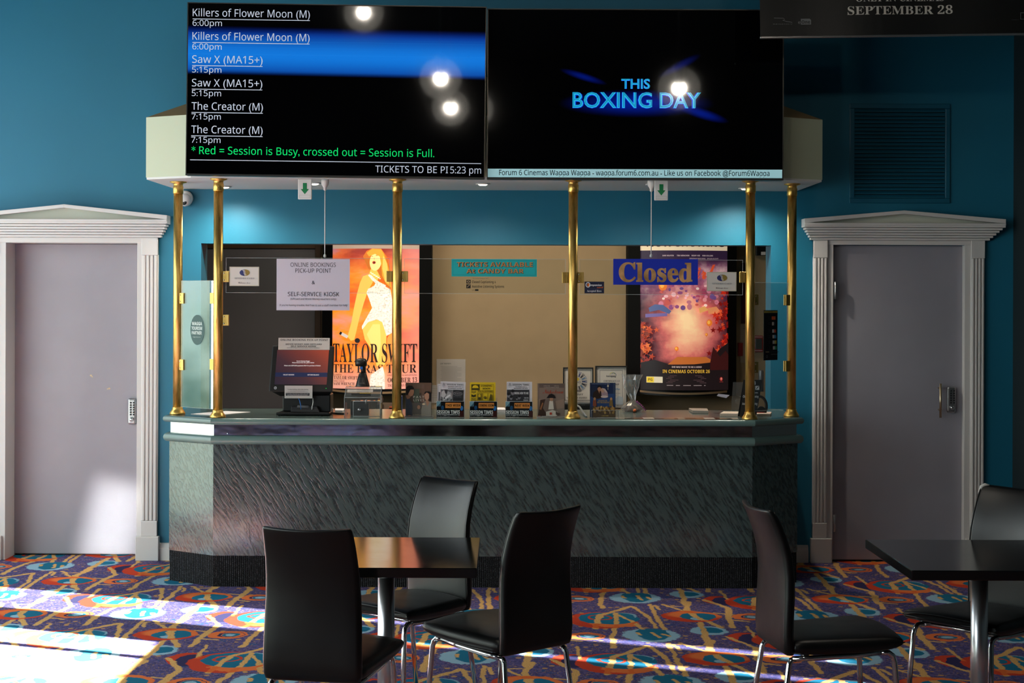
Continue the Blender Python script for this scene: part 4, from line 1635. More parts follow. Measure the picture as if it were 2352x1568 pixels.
# cable trailing on the counter from kiosk
tag(MB().tube([on_top(759, 9.33) + Vector((0, 0, 0.006)), on_top(775, 9.28) + Vector((0, 0, 0.005)), on_top(788, 9.27) + Vector((0, 0, 0.005)), on_top(798, 9.32) + Vector((0, 0, 0.005))], 0.0045, 8).build('power_cable', M_BLACK),
    'black cable trailing on the counter between kiosk and clear box', 'cable')

# ---- clear ballot box with a lock compartment
BY = 9.14


def bz(zx, zy, Y):
    return W(610 + zx / 7.468, 760 + zy / 7.468, Y)


t = thing('ballot_box', 'clear acrylic ballot box with small lock, beside the kiosk', 'box', on_top(831, BY))
l0 = bz(1345, 1470, BY).x - t.location.x
l1 = bz(1965, 1470, BY).x - t.location.x
zt_ = bz(1345, 1145, BY).z - ZK
ztb = bz(1500, 955, BY + 0.12).z - ZK
th = 0.003


def acryl(s, x0, x1, y0, y1, z0, z1):
    s.mat(M_ACRYL); s.box(x0, x1, y0, y1, z0, z1)
    return s


s = MB()
acryl(s, l0, l1, 0.02, 0.02 + th, 0.0, zt_); acryl(s, l0, l1, 0.15, 0.15 + th, 0.0, ztb)
for xx in (l0, l1 - th):
    s.mat(M_ACRYL)
    s.hexa([(xx, 0.02, 0), (xx + th, 0.02, 0), (xx + th, 0.153, 0), (xx, 0.153, 0), (xx, 0.02, zt_), (xx + th, 0.02, zt_), (xx + th, 0.153, ztb), (xx, 0.153, ztb)])
s.mat(M_ACRYL).hexa([(l0, 0.02, zt_), (l1, 0.02, zt_), (l1, 0.11, ztb), (l0, 0.11, ztb), (l0, 0.02, zt_ + th), (l1, 0.02, zt_ + th), (l1, 0.11, ztb + th), (l0, 0.11, ztb + th)])
s.box(l0, l1, 0.11, 0.153, ztb, ztb + th)
s.build('box_shell', None, t)
s = MB().mat(M_ACEDGE)
for a_, b_ in (((l0, 0.02, 0), (l0, 0.02, zt_)), ((l1, 0.02, 0), (l1, 0.02, zt_)), ((l0, 0.02, zt_), (l1, 0.02, zt_)), ((l0, 0.02, zt_), (l0, 0.11, ztb)), ((l1, 0.02, zt_), (l1, 0.11, ztb)), ((l0, 0.11, ztb), (l1, 0.11, ztb))):
    s.tube([a_, b_], 0.0016, 6)
s.build('polished_edge', None, t)
# front compartment
f0 = bz(1510, 0, BY - 0.02).x - t.location.x
f1 = bz(1972, 0, BY - 0.02).x - t.location.x
fz = bz(1510, 1200, BY - 0.02).z - ZK
s = MB().mat(M_ACRYL)
s.box(f0, f1, -0.03, -0.027, 0, fz).box(f0, f0 + th, -0.027, 0.018, 0, fz).box(f1 - th, f1, -0.027, 0.018, 0, fz).box(f0, f1, -0.03, 0.018, fz, fz + th)
fc = s.build('front_compartment', None, t)
s = MB().mat(M_ACEDGE)
for a_, b_ in (((f0, -0.03, 0), (f0, -0.03, fz)), ((f1, -0.03, 0), (f1, -0.03, fz)), ((f0, -0.03, fz), (f1, -0.03, fz)), ((f0, -0.03, 0.002), (f1, -0.03, 0.002))):
    s.tube([a_, b_], 0.0016, 6)
s.build('polished_edge', None, fc)
lp = bz(1612, 1345, BY - 0.03)
MB().lathe([(0.009, 0.0), (0.009, -0.012), (0.006, -0.014), (0.003, -0.012)], (lp.x - t.location.x, -0.03, lp.z - ZK), 18, 'y').build('cam_lock', M_CHROME, fc)
lp = bz(1722, 1205, BY - 0.02)
MB().lathe([(0.007, -0.018), (0.007, 0.004), (0.005, 0.008), (0.002, 0.009)], (lp.x - t.location.x, -0.01, lp.z - ZK), 14).build('latch', M_STEEL, fc)
# entry label, slot and slips
sl = MB()
zA = zt_ + (ztb - zt_) * 0.28 + th + 0.001
sl.mat(pmat('slot_black', '#0a0a0c', 0.6)).box(l0 + 0.04, l1 - 0.06, 0.035, 0.050, zA - 0.004, zA + 0.004)
sl.mat(pmat('yellow_slip', '#d6b022', 0.6)).box(l0 + 0.09, l1 - 0.062, 0.036, 0.046, zA + 0.003, zA + 0.006)
sl.build('entry_slot', None, t)
flat('entry_label', None, None, (797.5, 893, 857, 900.5), BY, '#d3c9bf', lambda a: [a.rect(803, 894.6 + q * 1.7, 851, 895.0 + q * 1.7, '#9b9592') for q in range(3)], 0.001,
     at=W(827, 900.5, BY + 0.07), parent=t, rot=(R(-40), 0, 0))
tag(MB().box(-0.075, 0.035, -0.002, 0.05, 0, 0.085).build('black_box', M_BLACK, None, t.location + Vector((0, 0.06, 0.002)), bevel=0.003), 'small black case inside the clear ballot box', 'box')

# ---- hand scanner on its stand, on the box
t2 = thing('barcode_scanner', 'black handheld barcode scanner in a stand on the clear box', 'scanner', (bz(1665, 980, BY + 0.13).x, BY + 0.131, ZK + ztb + th))
z = lambda zy: bz(1665, zy, BY + 0.13).z - t2.location.z


def rr(w, d, zz, cx=0.0, cy=0.0, n=20, p=3.0):
    return [(cx + math.copysign(abs(math.cos(a)) ** (2 / p), math.cos(a)) * w, cy + math.copysign(abs(math.sin(a)) ** (2 / p), math.sin(a)) * d, zz) for a in [2 * math.pi * i / n for i in range(n)]]


k = BY / F / 7.468
MB().loft([rr(122 * k, 0.045, 0.0), rr(120 * k, 0.045, z(940)), rr(112 * k, 0.042, z(900)), rr(85 * k, 0.030, z(800)), rr(62 * k, 0.022, z(722)), rr(52 * k, 0.018, z(716))]).build('stand', M_BLACK, t2)
gr = MB().loft([rr(44 * k, 0.016, z(722), 12 * k), rr(40 * k, 0.015, z(650), 8 * k), rr(38 * k, 0.016, z(600), 0), rr(45 * k, 0.02, z(580), 0)]).build('grip', M_BLACK, t2)
MB().loft([rr(98 * k, 0.030, z(600), -25 * k, -0.01), rr(102 * k, 0.036, z(560), -25 * k, -0.014), rr(98 * k, 0.036, z(510), -25 * k, -0.012), rr(80 * k, 0.032, z(480), -22 * k, -0.008), rr(50 * k, 0.02, z(468), -20 * k, -0.005)]).build('head', M_BLACK, t2)
MB().box(-45 * k, 10 * k, -0.024, -0.012, z(655), z(605)).build('blue_trigger', pmat('scanner_blue', '#1c62b8', 0.4), t2, bevel=0.003)
MB().box(-70 * k, 45 * k, -0.0415, -0.036, z(905), z(880)).build('stand_badge', pmat('grey_badge', '#55504e', 0.3), t2, bevel=0.002)


# ---- acrylic holders and leaflets
def holder(label, x0, x1, ytop, ybot, ylip, Y, back_top=True):
    c = on_top((x0 + x1) / 2, Y)
    o = thing('leaflet_holder', label, 'holder', c, group='acrylic leaflet holders on the counter')
    w = (x1 - x0) / 2 * Y / F
    zt = W(0, ytop, Y).z - ZK
    zl = W(0, ylip, Y).z - ZK
    zt = HC - (ytop - CY) * Y / F - ZK
    zl = HC - (ylip - CY) * Y / F - ZK
    s = MB().mat(M_ACRYL)
    s.box(-w, w, 0.028, 0.030, 0, zt)
    s.box(-w, w, -0.028, -0.026, 0, zl)
    s.box(-w, w, -0.03, 0.05, 0, 0.002)
    for sx in (-w, w - 0.002):
        s.hexa([(sx, -0.028, 0), (sx + 0.002, -0.028, 0), (sx + 0.002, 0.03, 0), (sx, 0.03, 0), (sx, -0.028, zl), (sx + 0.002, -0.028, zl), (sx + 0.002, 0.03, zl * 1.05), (sx, 0.03, zl * 1.05)])
    s.mat(M_ACEDGE)
    for a_, b_ in (((-w, -0.028, 0), (-w, -0.028, zl)), ((w, -0.028, 0), (w, -0.028, zl)), ((-w, -0.028, zl), (w, -0.028, zl)), ((-w, -0.03, 0.002), (w, -0.03, 0.002))):
        s.tube([a_, b_], 0.0011, 6)
    s.build('acrylic_stand', None, o)
    return o


SRC = (920, 860, 9.8)
HY = 9.08


def leaflet(label, box, Y, col, draw, src, th=0.012, tilt=-3, roll=0.0, group=None):
    x0, y0, x1, y1 = box
    c = on_top((x0 + x1) / 2, Y)
    a = Art(Y, (x0 + x1) / 2, y1, 0.0003, None, 0.0, 0.35, pref='leaflet', coat=0.2)
    a.board(x0, y0, x1, y1, th, col)
    a.src = src
    draw(a)
    zb = HC - (y1 - CY) * Y / F
    o = a.build('leaflet_stack', None, None, (c.x, Y, max(zb, ZK + 0.003)), (R(tilt), R(roll), 0))
    return tag(o, label, 'leaflets', group)


SKIN = '#b98a6a'


def d_past(a):
    a.rect(112, 190, 690, 960, '#4b3d36')
    a.rect(112, 190, 690, 420, '#6b5344')
    a.rect(300, 330, 420, 650, '#4f5a4c')
    a.rect(470, 230, 540, 640, '#73584a')
    a.rect(112, 640, 690, 960, '#5d5650')
    for q in range(4):
        a.text('AAAA BBBBB CCCC', 280, 520, 235 + q * 26, 10, '#8b7d72', 'bold', 0, res=1)
    # two people facing one another
    a.poly([(112, 540), (190, 540), (250, 640), (270, 760), (250, 960), (125, 960)], '#3d4250')
    a.poly([(120, 360), (180, 345), (190, 420), (230, 500), (200, 545), (150, 560), (118, 500)], '#8a6550')
    a.ell(230, 400, 70, 95, '#a97c62')
    a.poly([(118, 470), (115, 300), (170, 255), (250, 258), (300, 310), (290, 345), (220, 345), (190, 400), (160, 470)], '#171416')
    a.poly([(470, 960), (465, 800), (500, 650), (560, 590), (690, 620), (690, 960)], '#8b8278')
    a.poly([(560, 590), (620, 580), (650, 640), (600, 720)], '#a97c62')
    a.ell(590, 490, 55, 95, '#b98a70')
    a.poly([(530, 420), (560, 385), (640, 385), (690, 420), (690, 590), (640, 590), (640, 440), (590, 410), (540, 450)], '#1c1516')
    a.ell(410, 740, 35, 45, '#a97c62')
    a.text('P A S T', 285, 530, 535, 48, '#d8d2c4', 'sans', 0.01, res=2)
    a.text('L I V E S', 290, 530, 605, 48, '#d8d2c4', 'sans', 0.01, res=2)
    a.text('IN CINEMAS AUGUST 31', 275, 585, 920, 16, '#b8a68e', 'sans', 0.01, res=1)
    a.rect(175, 920, 225, 940, '#c05a34')
    a.ell(520, 670, 35, 14, '#f0d4a8')


holder('clear holder at the left end of the row with a brown two-person leaflet', 930.5, 996, 880, 958, 955, HY)
leaflet('brown PAST LIVES leaflet showing a man facing a woman', (932, 880, 991, 957.5), HY - 0.01, '#574940', d_past, SRC, 0.004)


def d_session(kind):
    def d(a):
        K = '#2c2b2e'
        dx, dy = (0, 0)
        if kind == 'this':
            x0, y0 = 870, 170
            a.frame(885, 205, 1395, 605, 4, '#77757a')
            a.text('SESSION TIMES', 1018, 1382, 244, 28, K, 'bold', 0, res=2)
            a.text('THURSDAY 26TH OCT to', 1035, 1378, 285, 22, K, 'bold', 0, res=1)
            a.text('WEDNESDAY 1st NOV', 1040, 1365, 325, 22, K, 'bold', 0, res=1)
            bx, by, bw = 880, 345, 510
            a.rect(880, 345, 1150, 605, '#6c6b6e')
            a.poly([(900, 400), (960, 360), (1010, 470), (950, 540), (890, 500)], '#b9b7b8')
            a.poly([(1040, 380), (1120, 420), (1145, 540), (1080, 600), (1000, 560)], '#a3a1a3')
            a.poly([(960, 345), (1040, 350), (1020, 440), (985, 430)], '#39383b')
            a.poly([(930, 560), (1090, 450), (1110, 480), (960, 600)], '#dedbdd')
            for q in range(7):
                a.ell(900 + q * 37, 580 - (q % 3) * 18, 15, 20, '#8c8a8c' if q % 2 else '#4a494c')
            a.rect(1160, 345, 1390, 605, '#2a292c')
            a.ring(1268, 430, 100, 38, 8, '#8f8d90', 30)
            a.text('SCREEN', 1195, 1340, 442, 26, '#8f8d90', 'serif', 0, res=1)
            for q in range(5):
                a.ell(1195 + q * 36, 500, 8, 8, '#77757a')
        else:
            s = 9.8 / 6.72
            Q = lambda x: (1150 + x / 6.72 - 920) * 9.8
            V = lambda y: (820 + y / 6.72 - 860) * 9.8
            a.frame(Q(102), V(400), Q(448), V(690), 4, '#77757a')
            a.text('SESSION TIMES', Q(182), Q(438), V(438), 38, K, 'bold', 0, res=2)
            a.text('THURSDAY 2nd to', Q(222), Q(400), V(466), 24, K, 'bold', 0, res=1)
            a.text('WEDNESDAY 8th NOV', Q(200), Q(418), V(490), 24, K, 'bold', 0, res=1)
            a.rect(Q(95), V(502), Q(440), V(690), '#313034')
            for x, y, r_ in ((120, 590, 26), (185, 545, 30), (160, 630, 22), (285, 620, 22), (250, 640, 16)):
                a.ell(Q(x), V(y), r_ * s, r_ * s * 1.4, '#77757a')
                a.ell(Q(x), V(y) - r_ * s * 0.8, r_ * s, r_ * s * 0.8, '#18171a')
            a.text('BRING HIM TO ME', Q(215), Q(427), V(572), 50, '#d6d4d6', 'bold', 0, res=2)
            a.text('ONLY IN', Q(362), Q(427), V(638), 26, '#d6d4d6', 'bold', 0, res=1)
            a.text('CINEMAS', Q(350), Q(427), V(672), 26, '#d6d4d6', 'bold', 0, res=1)
        # small building crest, top left
        ox, oy = (945, 235) if kind == 'this' else (Q(140), V(425))
        a.poly([(ox - 22, oy - 22), (ox, oy - 38), (ox + 22, oy - 22)], '#4a494c')
        a.rect(ox - 28, oy - 8, ox + 28, oy + 2, '#4a494c')
        a.rect(ox - 34, oy + 14, ox + 34, oy + 22, '#4a494c')
        a.text('FORUM', ox - 30, ox + 30, oy + 62, 20, '#8a888b', 'serif', 0, res=1)
    return d


def label_card(word, q):
    """printed front label of a session-times holder; q = left px, top px"""
    def d(a):
        x, y = q
        X = lambda u: x + u / 9.8
        Yv = lambda v: y + v / 9.8
        a.rect(X(0), Yv(0), X(90), Yv(110), '#3b5a68')
        a.poly([(X(0), Yv(0)), (X(100), Yv(0)), (X(60), Yv(60)), (X(0), Yv(120))], '#6d94a0')
        a.ell(X(130), Yv(140), 3.4, 5.2, '#1c4468')
        a.ell(X(560), Yv(150), 3.4, 5.4, '#2f6aa8')
        a.rect(X(500), Yv(210), X(610), Yv(350), '#3c1c1a')
        a.rect(X(190), Yv(25), X(545), Yv(150), '#c9823f')
        a.frame(X(190), Yv(25), X(545), Yv(150), 0.5, '#6b3c1a')
        a.text(word, X(208), X(530), Yv(112), 5.6, '#140d08', 'bold', 0.0, res=2)
        a.text('SESSION TIMES', X(8), X(520), Yv(272), 7.6, '#d9d8d6', 'bold', 0.008, res=2)
        a.text('www.wagga.forum6.com.au', X(8), X(520), Yv(308), 2.6, '#d9d8d6', 'bold', 0.0, res=1)
        a.text('For any other visit', X(10), X(300), Yv(345), 2.0, '#8f9596', 'sans', 0, res=1)
    return d


def d_coming(a):
    K = '#3a3312'
    YL = '#e0bc1c'
    a.frame(1590, 222, 2095, 600, 5, K)
    a.rect(1592, 224, 1780, 355, '#4a4115')
    a.poly([(1605, 305), (1630, 255), (1680, 238), (1730, 255), (1755, 305)], YL)
    for i, y in enumerate((360, 445, 515, 580)):
        a.poly([(1592, y), (1645, y + 18), (1695, y), (1695, y + 55), (1645, y + 70), (1592, y + 55)], K if i % 2 else '#8f7a1c')
    a.text('COMING', 1805, 2060, 275, 40, K, 'serif', 0.01, res=2)
    a.text('SOON', 1845, 2020, 337, 40, K, 'serif', 0.01, res=2)
    a.frame(1728, 358, 2085, 402, 5, K)
    a.text('From 9th NOVEMBER', 1745, 2068, 390, 22, K, 'serif', 0.01, res=1)
    for x0, x1 in ((1715, 1835), (1848, 1960), (1970, 2085)):
        a.frame(x0, 415, x1, 590, 5, '#6b5c18')
    a.rect(1728, 430, 1822, 575, '#7a681a')
    a.ell(1775, 480, 25, 38, '#c9a81c'); a.ell(1775, 540, 32, 30, '#3a3312')
    a.ell(1900, 520, 35, 32, '#6b5c18'); a.ell(1915, 535, 16, 20, '#3a3312')
    a.poly([(1985, 580), (2020, 440), (2050, 450), (2070, 580)], '#4f4416')


for kind, word, hx0, hx1, lx, yt, lab1, lab2, lcol, dr_, box in (
        ('this', 'THIS WEEK', 1003, 1066.5, 1003.5, 921.5, 'clear holder labelled THIS WEEK SESSION TIMES', 'white session times leaflets leaning in the THIS WEEK holder', '#d2ced2', d_session('this'), (1009, 877, 1066.5, 955)),
        ('soon', 'COMING SOON', 1079, 1142, 1079.5, 921.5, 'clear holder labelled COMING SOON SESSION TIMES', 'yellow COMING SOON leaflets standing in a clear holder', '#d9b71f', d_coming, (1079, 878, 1138, 955)),
        ('next', 'NEXT WEEK', 1161, 1223, 1161.5, 921.5, 'clear holder labelled NEXT WEEK SESSION TIMES', 'white session times leaflets standing in the NEXT WEEK holder', '#d2ced2', d_session('next'), (1163.5, 876.5, 1222, 955))):
    h = holder(lab1, hx0, hx1, 915, 958, 921, HY)
    a = Art(HY - 0.03, (hx0 + hx1) / 2, 957.5, 0.0003, None, 0.0, 0.15, pref='label', coat=0.5)
    a.board(hx0 + 0.3, 921.5, hx1 - 0.3, 957, 0.001, '#141619')
    label_card(word, (lx, yt))(a)
    a.build('front_label', None, h, (0, -0.0285, W(0, 957.5, HY).z - ZK + 0.0 if False else 0.003))
    leaflet(lab2, box, HY, lcol, dr_, SRC, 0.014, roll=(2.0 if kind == 'this' else 0.0))
flat('leaflet', 'white session times leaflet slipped behind in the THIS WEEK holder', 'leaflets', (1004.5, 879.5, 1050, 953), HY + 0.018, '#c9c6ca', lambda a: [a.frame(1006.5, 882.5, 1049, 952, 0.5, '#77757a'), a.rect(1007.5, 898, 1012, 921, '#4a494c')], 0.001, rot=(R(-3), 0, 0), at=on_top(1027, HY + 0.018) + Vector((0, 0, 0.006)))


S3 = (1150, 820, 6.72)


def d_nap(a):
    a.rect(595, 405, 980, 922, '#7a6a60')
    a.rect(595, 405, 980, 470, '#5d5049')
    a.poly([(590, 640), (760, 700), (980, 640), (980, 780), (720, 820), (590, 760)], '#8a7466')
    for q in range(2):
        a.text('ACTORS NAME', 660 + q * 160, 760 + q * 135, 448, 12, '#b8a99c', 'serif', 0, res=1)
    a.text('A FILM DIRECTED', 665, 900, 470, 10, '#b8a99c', 'serif', 0, res=1)
    a.text('Napoleon', 650, 965, 558, 62, '#a2452f', 'script', 0.0, res=3)
    # seated man in a cocked hat
    a.poly([(610, 660), (690, 645), (700, 900), (570, 920), (600, 780)], '#3d2a22')
    a.poly([(690, 650), (760, 640), (830, 670), (860, 800), (820, 830), (700, 860), (650, 780)], '#6b5a52')
    a.poly([(752, 672), (806, 672), (820, 800), (735, 805)], '#c9bfb2')
    a.poly([(700, 840), (800, 810), (880, 840), (910, 880), (840, 912), (700, 905)], '#bfb3a6')
    a.poly([(600, 800), (640, 700), (660, 705), (625, 815)], '#8a5a3a')
    a.ell(783, 645, 27, 32, '#a5795f')
    a.poly([(705, 632), (745, 575), (785, 562), (825, 580), (852, 632), (800, 628), (760, 628)], '#191416')
    a.poly([(850, 830), (910, 870), (890, 905), (850, 880)], '#4a3a34')
    a.text('IN CINEMAS NOVEMBER 23', 640, 850, 916, 12, '#cabfb4', 'bold', 0, res=1)
    a.rect(575, 900, 612, 914, '#a5402c')
    a.rect(755, 850, 790, 885, '#b5412f')


holder('clear holder with a leaflet of a man in a cocked hat', 1233, 1297, 880, 958, 955, HY)
leaflet('faded brown leaflet of a seated man in a black cocked hat', (1235, 880, 1297, 957.5), HY - 0.01, '#6f6158', d_nap, S3, 0.004)


def d_beth(a):
    a.rect(1385, 392, 1735, 620, '#1c2c50')
    a.rect(1385, 560, 1760, 760, '#2c4878')
    a.poly([(1380, 480), (1450, 430), (1500, 540), (1440, 620), (1385, 600)], '#24304a')
    a.text('FROM DIRECTOR OF MUSICAL', 1400, 1690, 413, 12, '#8a9ab8', 'bold', 0, res=1)
    # a couple leaning together
    a.poly([(1420, 620), (1430, 540), (1490, 500), (1570, 520), (1580, 620), (1500, 640)], '#2f211c')
    a.poly([(1500, 500), (1530, 500), (1525, 560)], '#b07c5e')
    a.ell(1525, 482, 30, 42, '#b98466')
    a.poly([(1490, 480), (1500, 440), (1530, 432), (1560, 450), (1556, 480), (1530, 455), (1505, 465)], '#1d1412')
    a.poly([(1560, 620), (1550, 520), (1600, 490), (1650, 540), (1660, 610)], '#a88f95')
    a.ell(1572, 510, 26, 34, '#c29a82', ang=-0.4)
    a.poly([(1560, 470), (1610, 480), (1650, 540), (1620, 540), (1580, 490)], '#c9b6b0')
    a.ell(1600, 605, 55, 18, '#d6c2b8')
    a.ell(1656, 440, 12, 12, '#f2e6c0')
    a.poly([(1653, 400), (1659, 400), (1659, 500), (1653, 500)], '#c9c2a8')
    a.poly([(1640, 438), (1672, 438), (1672, 443), (1640, 443)], '#e6dcc0')
    for x, c in ((1450, '#8a4a34'), (1705, '#7a6238')):
        a.ell(x, 640, 18, 24, '#b98a60')
        a.poly([(x - 30, 750), (x - 24, 660), (x + 20, 655), (x + 30, 750)], c)
    a.text('JOURNEY TO', 1505, 1640, 676, 20, '#b5934a', 'serif', 0, res=1)
    a.text('BETHLEHEM', 1490, 1670, 705, 24, '#b5934a', 'serif', 0, res=2)
    a.rect(1420, 765, 1770, 918, '#6b4f2c')
    rnd = random.Random(3)
    for q in range(46):
        x, y = rnd.uniform(1430, 1755), rnd.uniform(760, 860)
        a.ell(x, y, rnd.uniform(8, 15), rnd.uniform(14, 26), rnd.choice(['#a5803f', '#8a6430', '#c29a56', '#5c4222', '#b08a60']), 10)
    a.text('IN CINEMAS NOVEMBER', 1555, 1660, 905, 12, '#c9a860', 'bold', 0, res=1)


holder('clear tilted holder right of the fourth pole with a blue leaflet', 1358, 1421, 882, 960, 940, HY - 0.01)
leaflet('blue leaflet of a couple above a golden crowd', (1355, 878, 1414, 957.5), HY - 0.02, '#33425c', d_beth, S3, 0.004, tilt=-4, roll=0.0)

# ---- loose papers on the counter
tag(MB().prism([(W(450, 0, 9.35).x, 9.24), (W(505, 0, 9.2).x, 9.13), (W(575, 0, 9.35).x, 9.40), (W(520, 0, 9.45).x, 9.47)], ZK + 0.001, ZK + 0.004).build('paper_sheet', M_PAPER), 'loose white paper sheets beside the first front pole', 'paper')
px_ = [W(1655, 0, 9.1), W(1722, 0, 9.1)]
M_LEAF = pmat('pink_white_paper', '#cdb9a8', 0.6)
tag(MB().prism([(W(1656, 0, 9.24).x, 9.23), (W(1722, 0, 9.24).x, 9.22), (W(1727, 0, 9.35).x, 9.38), (W(1668, 0, 9.35).x, 9.40)], ZK + 0.001, ZK + 0.018).build('booklet_stack', M_LEAF, bevel=0.001), 'pale booklets lying left of the black captioning card', 'booklets')
tag(MB().prism([(W(1741, 0, 9.24).x, 9.23), (W(1772, 0, 9.24).x, 9.23), (W(1779, 0, 9.35).x, 9.40), (W(1742, 0, 9.35).x, 9.40)], ZK + 0.001, ZK + 0.016).build('booklet_stack', M_LEAF, bevel=0.001), 'pale booklets lying right of the black captioning card', 'booklets')
tag(MB().prism([(W(1594, 0, 9.45).x, 9.44), (W(1629, 0, 9.45).x, 9.42), (W(1629, 0, 9.6).x, 9.62), (W(1587, 0, 9.6).x, 9.64)], ZK + 0.001, ZK + 0.02).build('grey_notebook', pmat('grey_cover', '#8a8177', 0.5), bevel=0.002), 'grey notebook lying on the counter below the dark film poster', 'notebook')
# laminated strip of flyers under clear film along the counter front, right
fl = Art(9.0, 1570, 950)
fl = MB()
rnd = random.Random(5)
x = 1418
i = 0
cols = ['#b5a795', '#3a2c24', '#8c6a4c', '#d0c6ba', '#57422f', '#a08468', '#2a2422']
while x < 1690:
    w = rnd.uniform(8, 26)
    fl.mat(pmat('film_strip', cols[i % 7], 0.15))
    fl.box(W(x, 0, 9.02).x, W(min(x + w, 1700), 0, 9.02).x, 9.0, 9.09, ZK + 0.0012, ZK + 0.0024)
    x += w
    i += 1
tag(fl.build('flyer_strip'), 'strip of glossy film flyers laid flat along the counter front edge', 'flyers')

# ---- captioning tent card behind the right corner pole
TY = 9.13


def d_tent(a):
    Wc = '#d4d3d6'
    a.rect(1733, 877, 1739.5, 884.5, Wc); a.text('CC', 1733.6, 1738.9, 883, 4.4, '#15161a', 'bold', 0, res=1)
    a.rect(1739, 887.5, 1748, 896.5, Wc); a.stroke([(1741, 895), (1743.5, 891), (1746.5, 889)], 1.2, '#15161a'); a.stroke([(1740.5, 896), (1747.5, 888)], 0.7, '#15161a')
    a.text('))', 1730.5, 1736, 895.5, 7, '#85848a', 'bold', 0, res=1)
    a.text('This Facility is equipped With:', 1716, 1745, 904.5, 2.4, Wc, 'bold', 0, res=1)
    a.text('Closed Captioning', 1710, 1746, 914.5, 5.2, Wc, 'bolditalic', 0, res=2)
    a.text('&', 1724, 1729, 922.5, 4.5, Wc, 'bold', 0, res=1)
    a.text('Assistive Listening', 1708, 1743, 931, 5.2, Wc, 'bolditalic', 0, res=2)
    a.text('Systems', 1716, 1732, 939, 4.6, Wc, 'bolditalic', 0, res=1)


a = Art(TY, 1724, 958)
a.poly([(1702, 956), (1740, 957.5), (1755.5, 873.5), (1712, 873.5)], '#12151a')
d_tent(a)
a.lay = 0
tt = thing('tent_card', 'black closed captioning tent card standing behind the right corner pole', 'card', (W(1724, 0, TY).x, TY, ZK))
a.build('printed_face', None, tt, (0, -0.001, W(1724, 958, TY).z - ZK + 0.004), (R(-6), 0, 0))
kk = TY / F
MB().hexa([(-22 * kk, 0.0, 0.002), (16 * kk, 0.0, 0.002), (16 * kk, 0.003, 0.002), (-22 * kk, 0.003, 0.002), (-12 * kk, 0.023, 84.5 * kk), (31.5 * kk, 0.023, 84.5 * kk), (31.5 * kk, 0.026, 84.5 * kk), (-12 * kk, 0.026, 84.5 * kk)]).build('front_leaf', M_BLACK, tt)
MB().hexa([(-22 * kk, 0.07, 0.002), (16 * kk, 0.07, 0.002), (16 * kk, 0.073, 0.002), (-22 * kk, 0.073, 0.002), (-12 * kk, 0.026, 84.5 * kk), (31.5 * kk, 0.026, 84.5 * kk), (31.5 * kk, 0.029, 84.5 * kk), (-12 * kk, 0.029, 84.5 * kk)]).build('back_leaf', M_BLACK, tt)

# ---- headset lying behind the card
t = thing('headset', 'black headset with red details behind the captioning card', 'headset', on_top(1748, 9.33))
MB().tube([(0.045 * math.cos(q) - 0.012, 0, 0.055 + 0.06 * math.sin(q)) for q in [R(-60) + R(240) * i / 18 for i in range(19)]], 0.009, 10).build('headband', M_BLACK, t)
MB().lathe([(0.026, -0.015), (0.028, 0), (0.026, 0.015)], (0.0, 0, 0.028), 18, 'y').build('ear_cup', M_BLACK, t)
MB().box(-0.03, 0.02, -0.02, 0.02, 0.0, 0.02).build('red_trim', pmat('red_plastic', '#a82a22', 0.4), t, bevel=0.003)

# ---- empty acrylic brochure stand with curled paper
t = thing('brochure_stand', 'clear acrylic brochure stand left of the black captioning card', 'holder', on_top(1692, 9.45))
s = MB().mat(M_ACRYL)
k = 9.45 / F
s.hexa([(-10 * k, 0.06, 0.0), (22 * k, 0.06, 0.0), (22 * k, 0.063, 0.0), (-10 * k, 0.063, 0.0), (-2 * k, 0.12, 70 * k), (22 * k, 0.12, 70 * k), (22 * k, 0.123, 70 * k), (-2 * k, 0.123, 70 * k)])
s.build('back_plate', None, t)
s = MB().mat(clear('thick_acrylic', (0.86, 0.88, 0.92), 1.6, 0.16))
arc = [(6 * k + 13 * k * math.sin(q), 20 * k - 20 * k * math.cos(q)) for q in [R(180) * i / 12 for i in range(13)]]
s.loft([[(x, 0.0, z_), (x, 0.055, z_), (x * 0.93, 0.055, z_), (x * 0.93, 0.0, z_)] for x, z_ in arc], True, True)
s.build('curved_tray', None, t)
tag(MB().hexa([W(1646, 909, 9.42), W(1668, 914, 9.42), W(1668, 914, 9.52), W(1646, 909, 9.52), W(1650, 904, 9.42), W(1676, 907, 9.42), W(1676, 907, 9.52), W(1650, 904, 9.52)]).build('brochure_pile', pmat('bluish_paper', '#b9b6c6', 0.6)), 'few white brochures jutting from the clear brochure stand', 'brochures')
MB().box(-0.005, 0.02, 0, 0.05, 0, 0).build('foot', M_ACRYL, t)

# ---- cellophane gift bundle
t = thing('gift_bundle', 'cellophane wrapped gift bundle with purple ribbon behind the counter', 'gift', on_top(1452, 9.56))
k = 9.56 / F
rnd = random.Random(11)


def crumple(prof, n=18, amp=0.25, sx=1.0, sy=0.8):
    rings = []
    for r_, z_, cx in prof:
        rings.append([(cx + sx * r_ * math.cos(2 * math.pi * i / n) * (1 + amp * rnd.uniform(-1, 1)), sy * r_ * math.sin(2 * math.pi * i / n) * (1 + amp * rnd.uniform(-1, 1)), z_ + 0.003 * rnd.uniform(-1, 1)) for i in range(n)])
    return rings


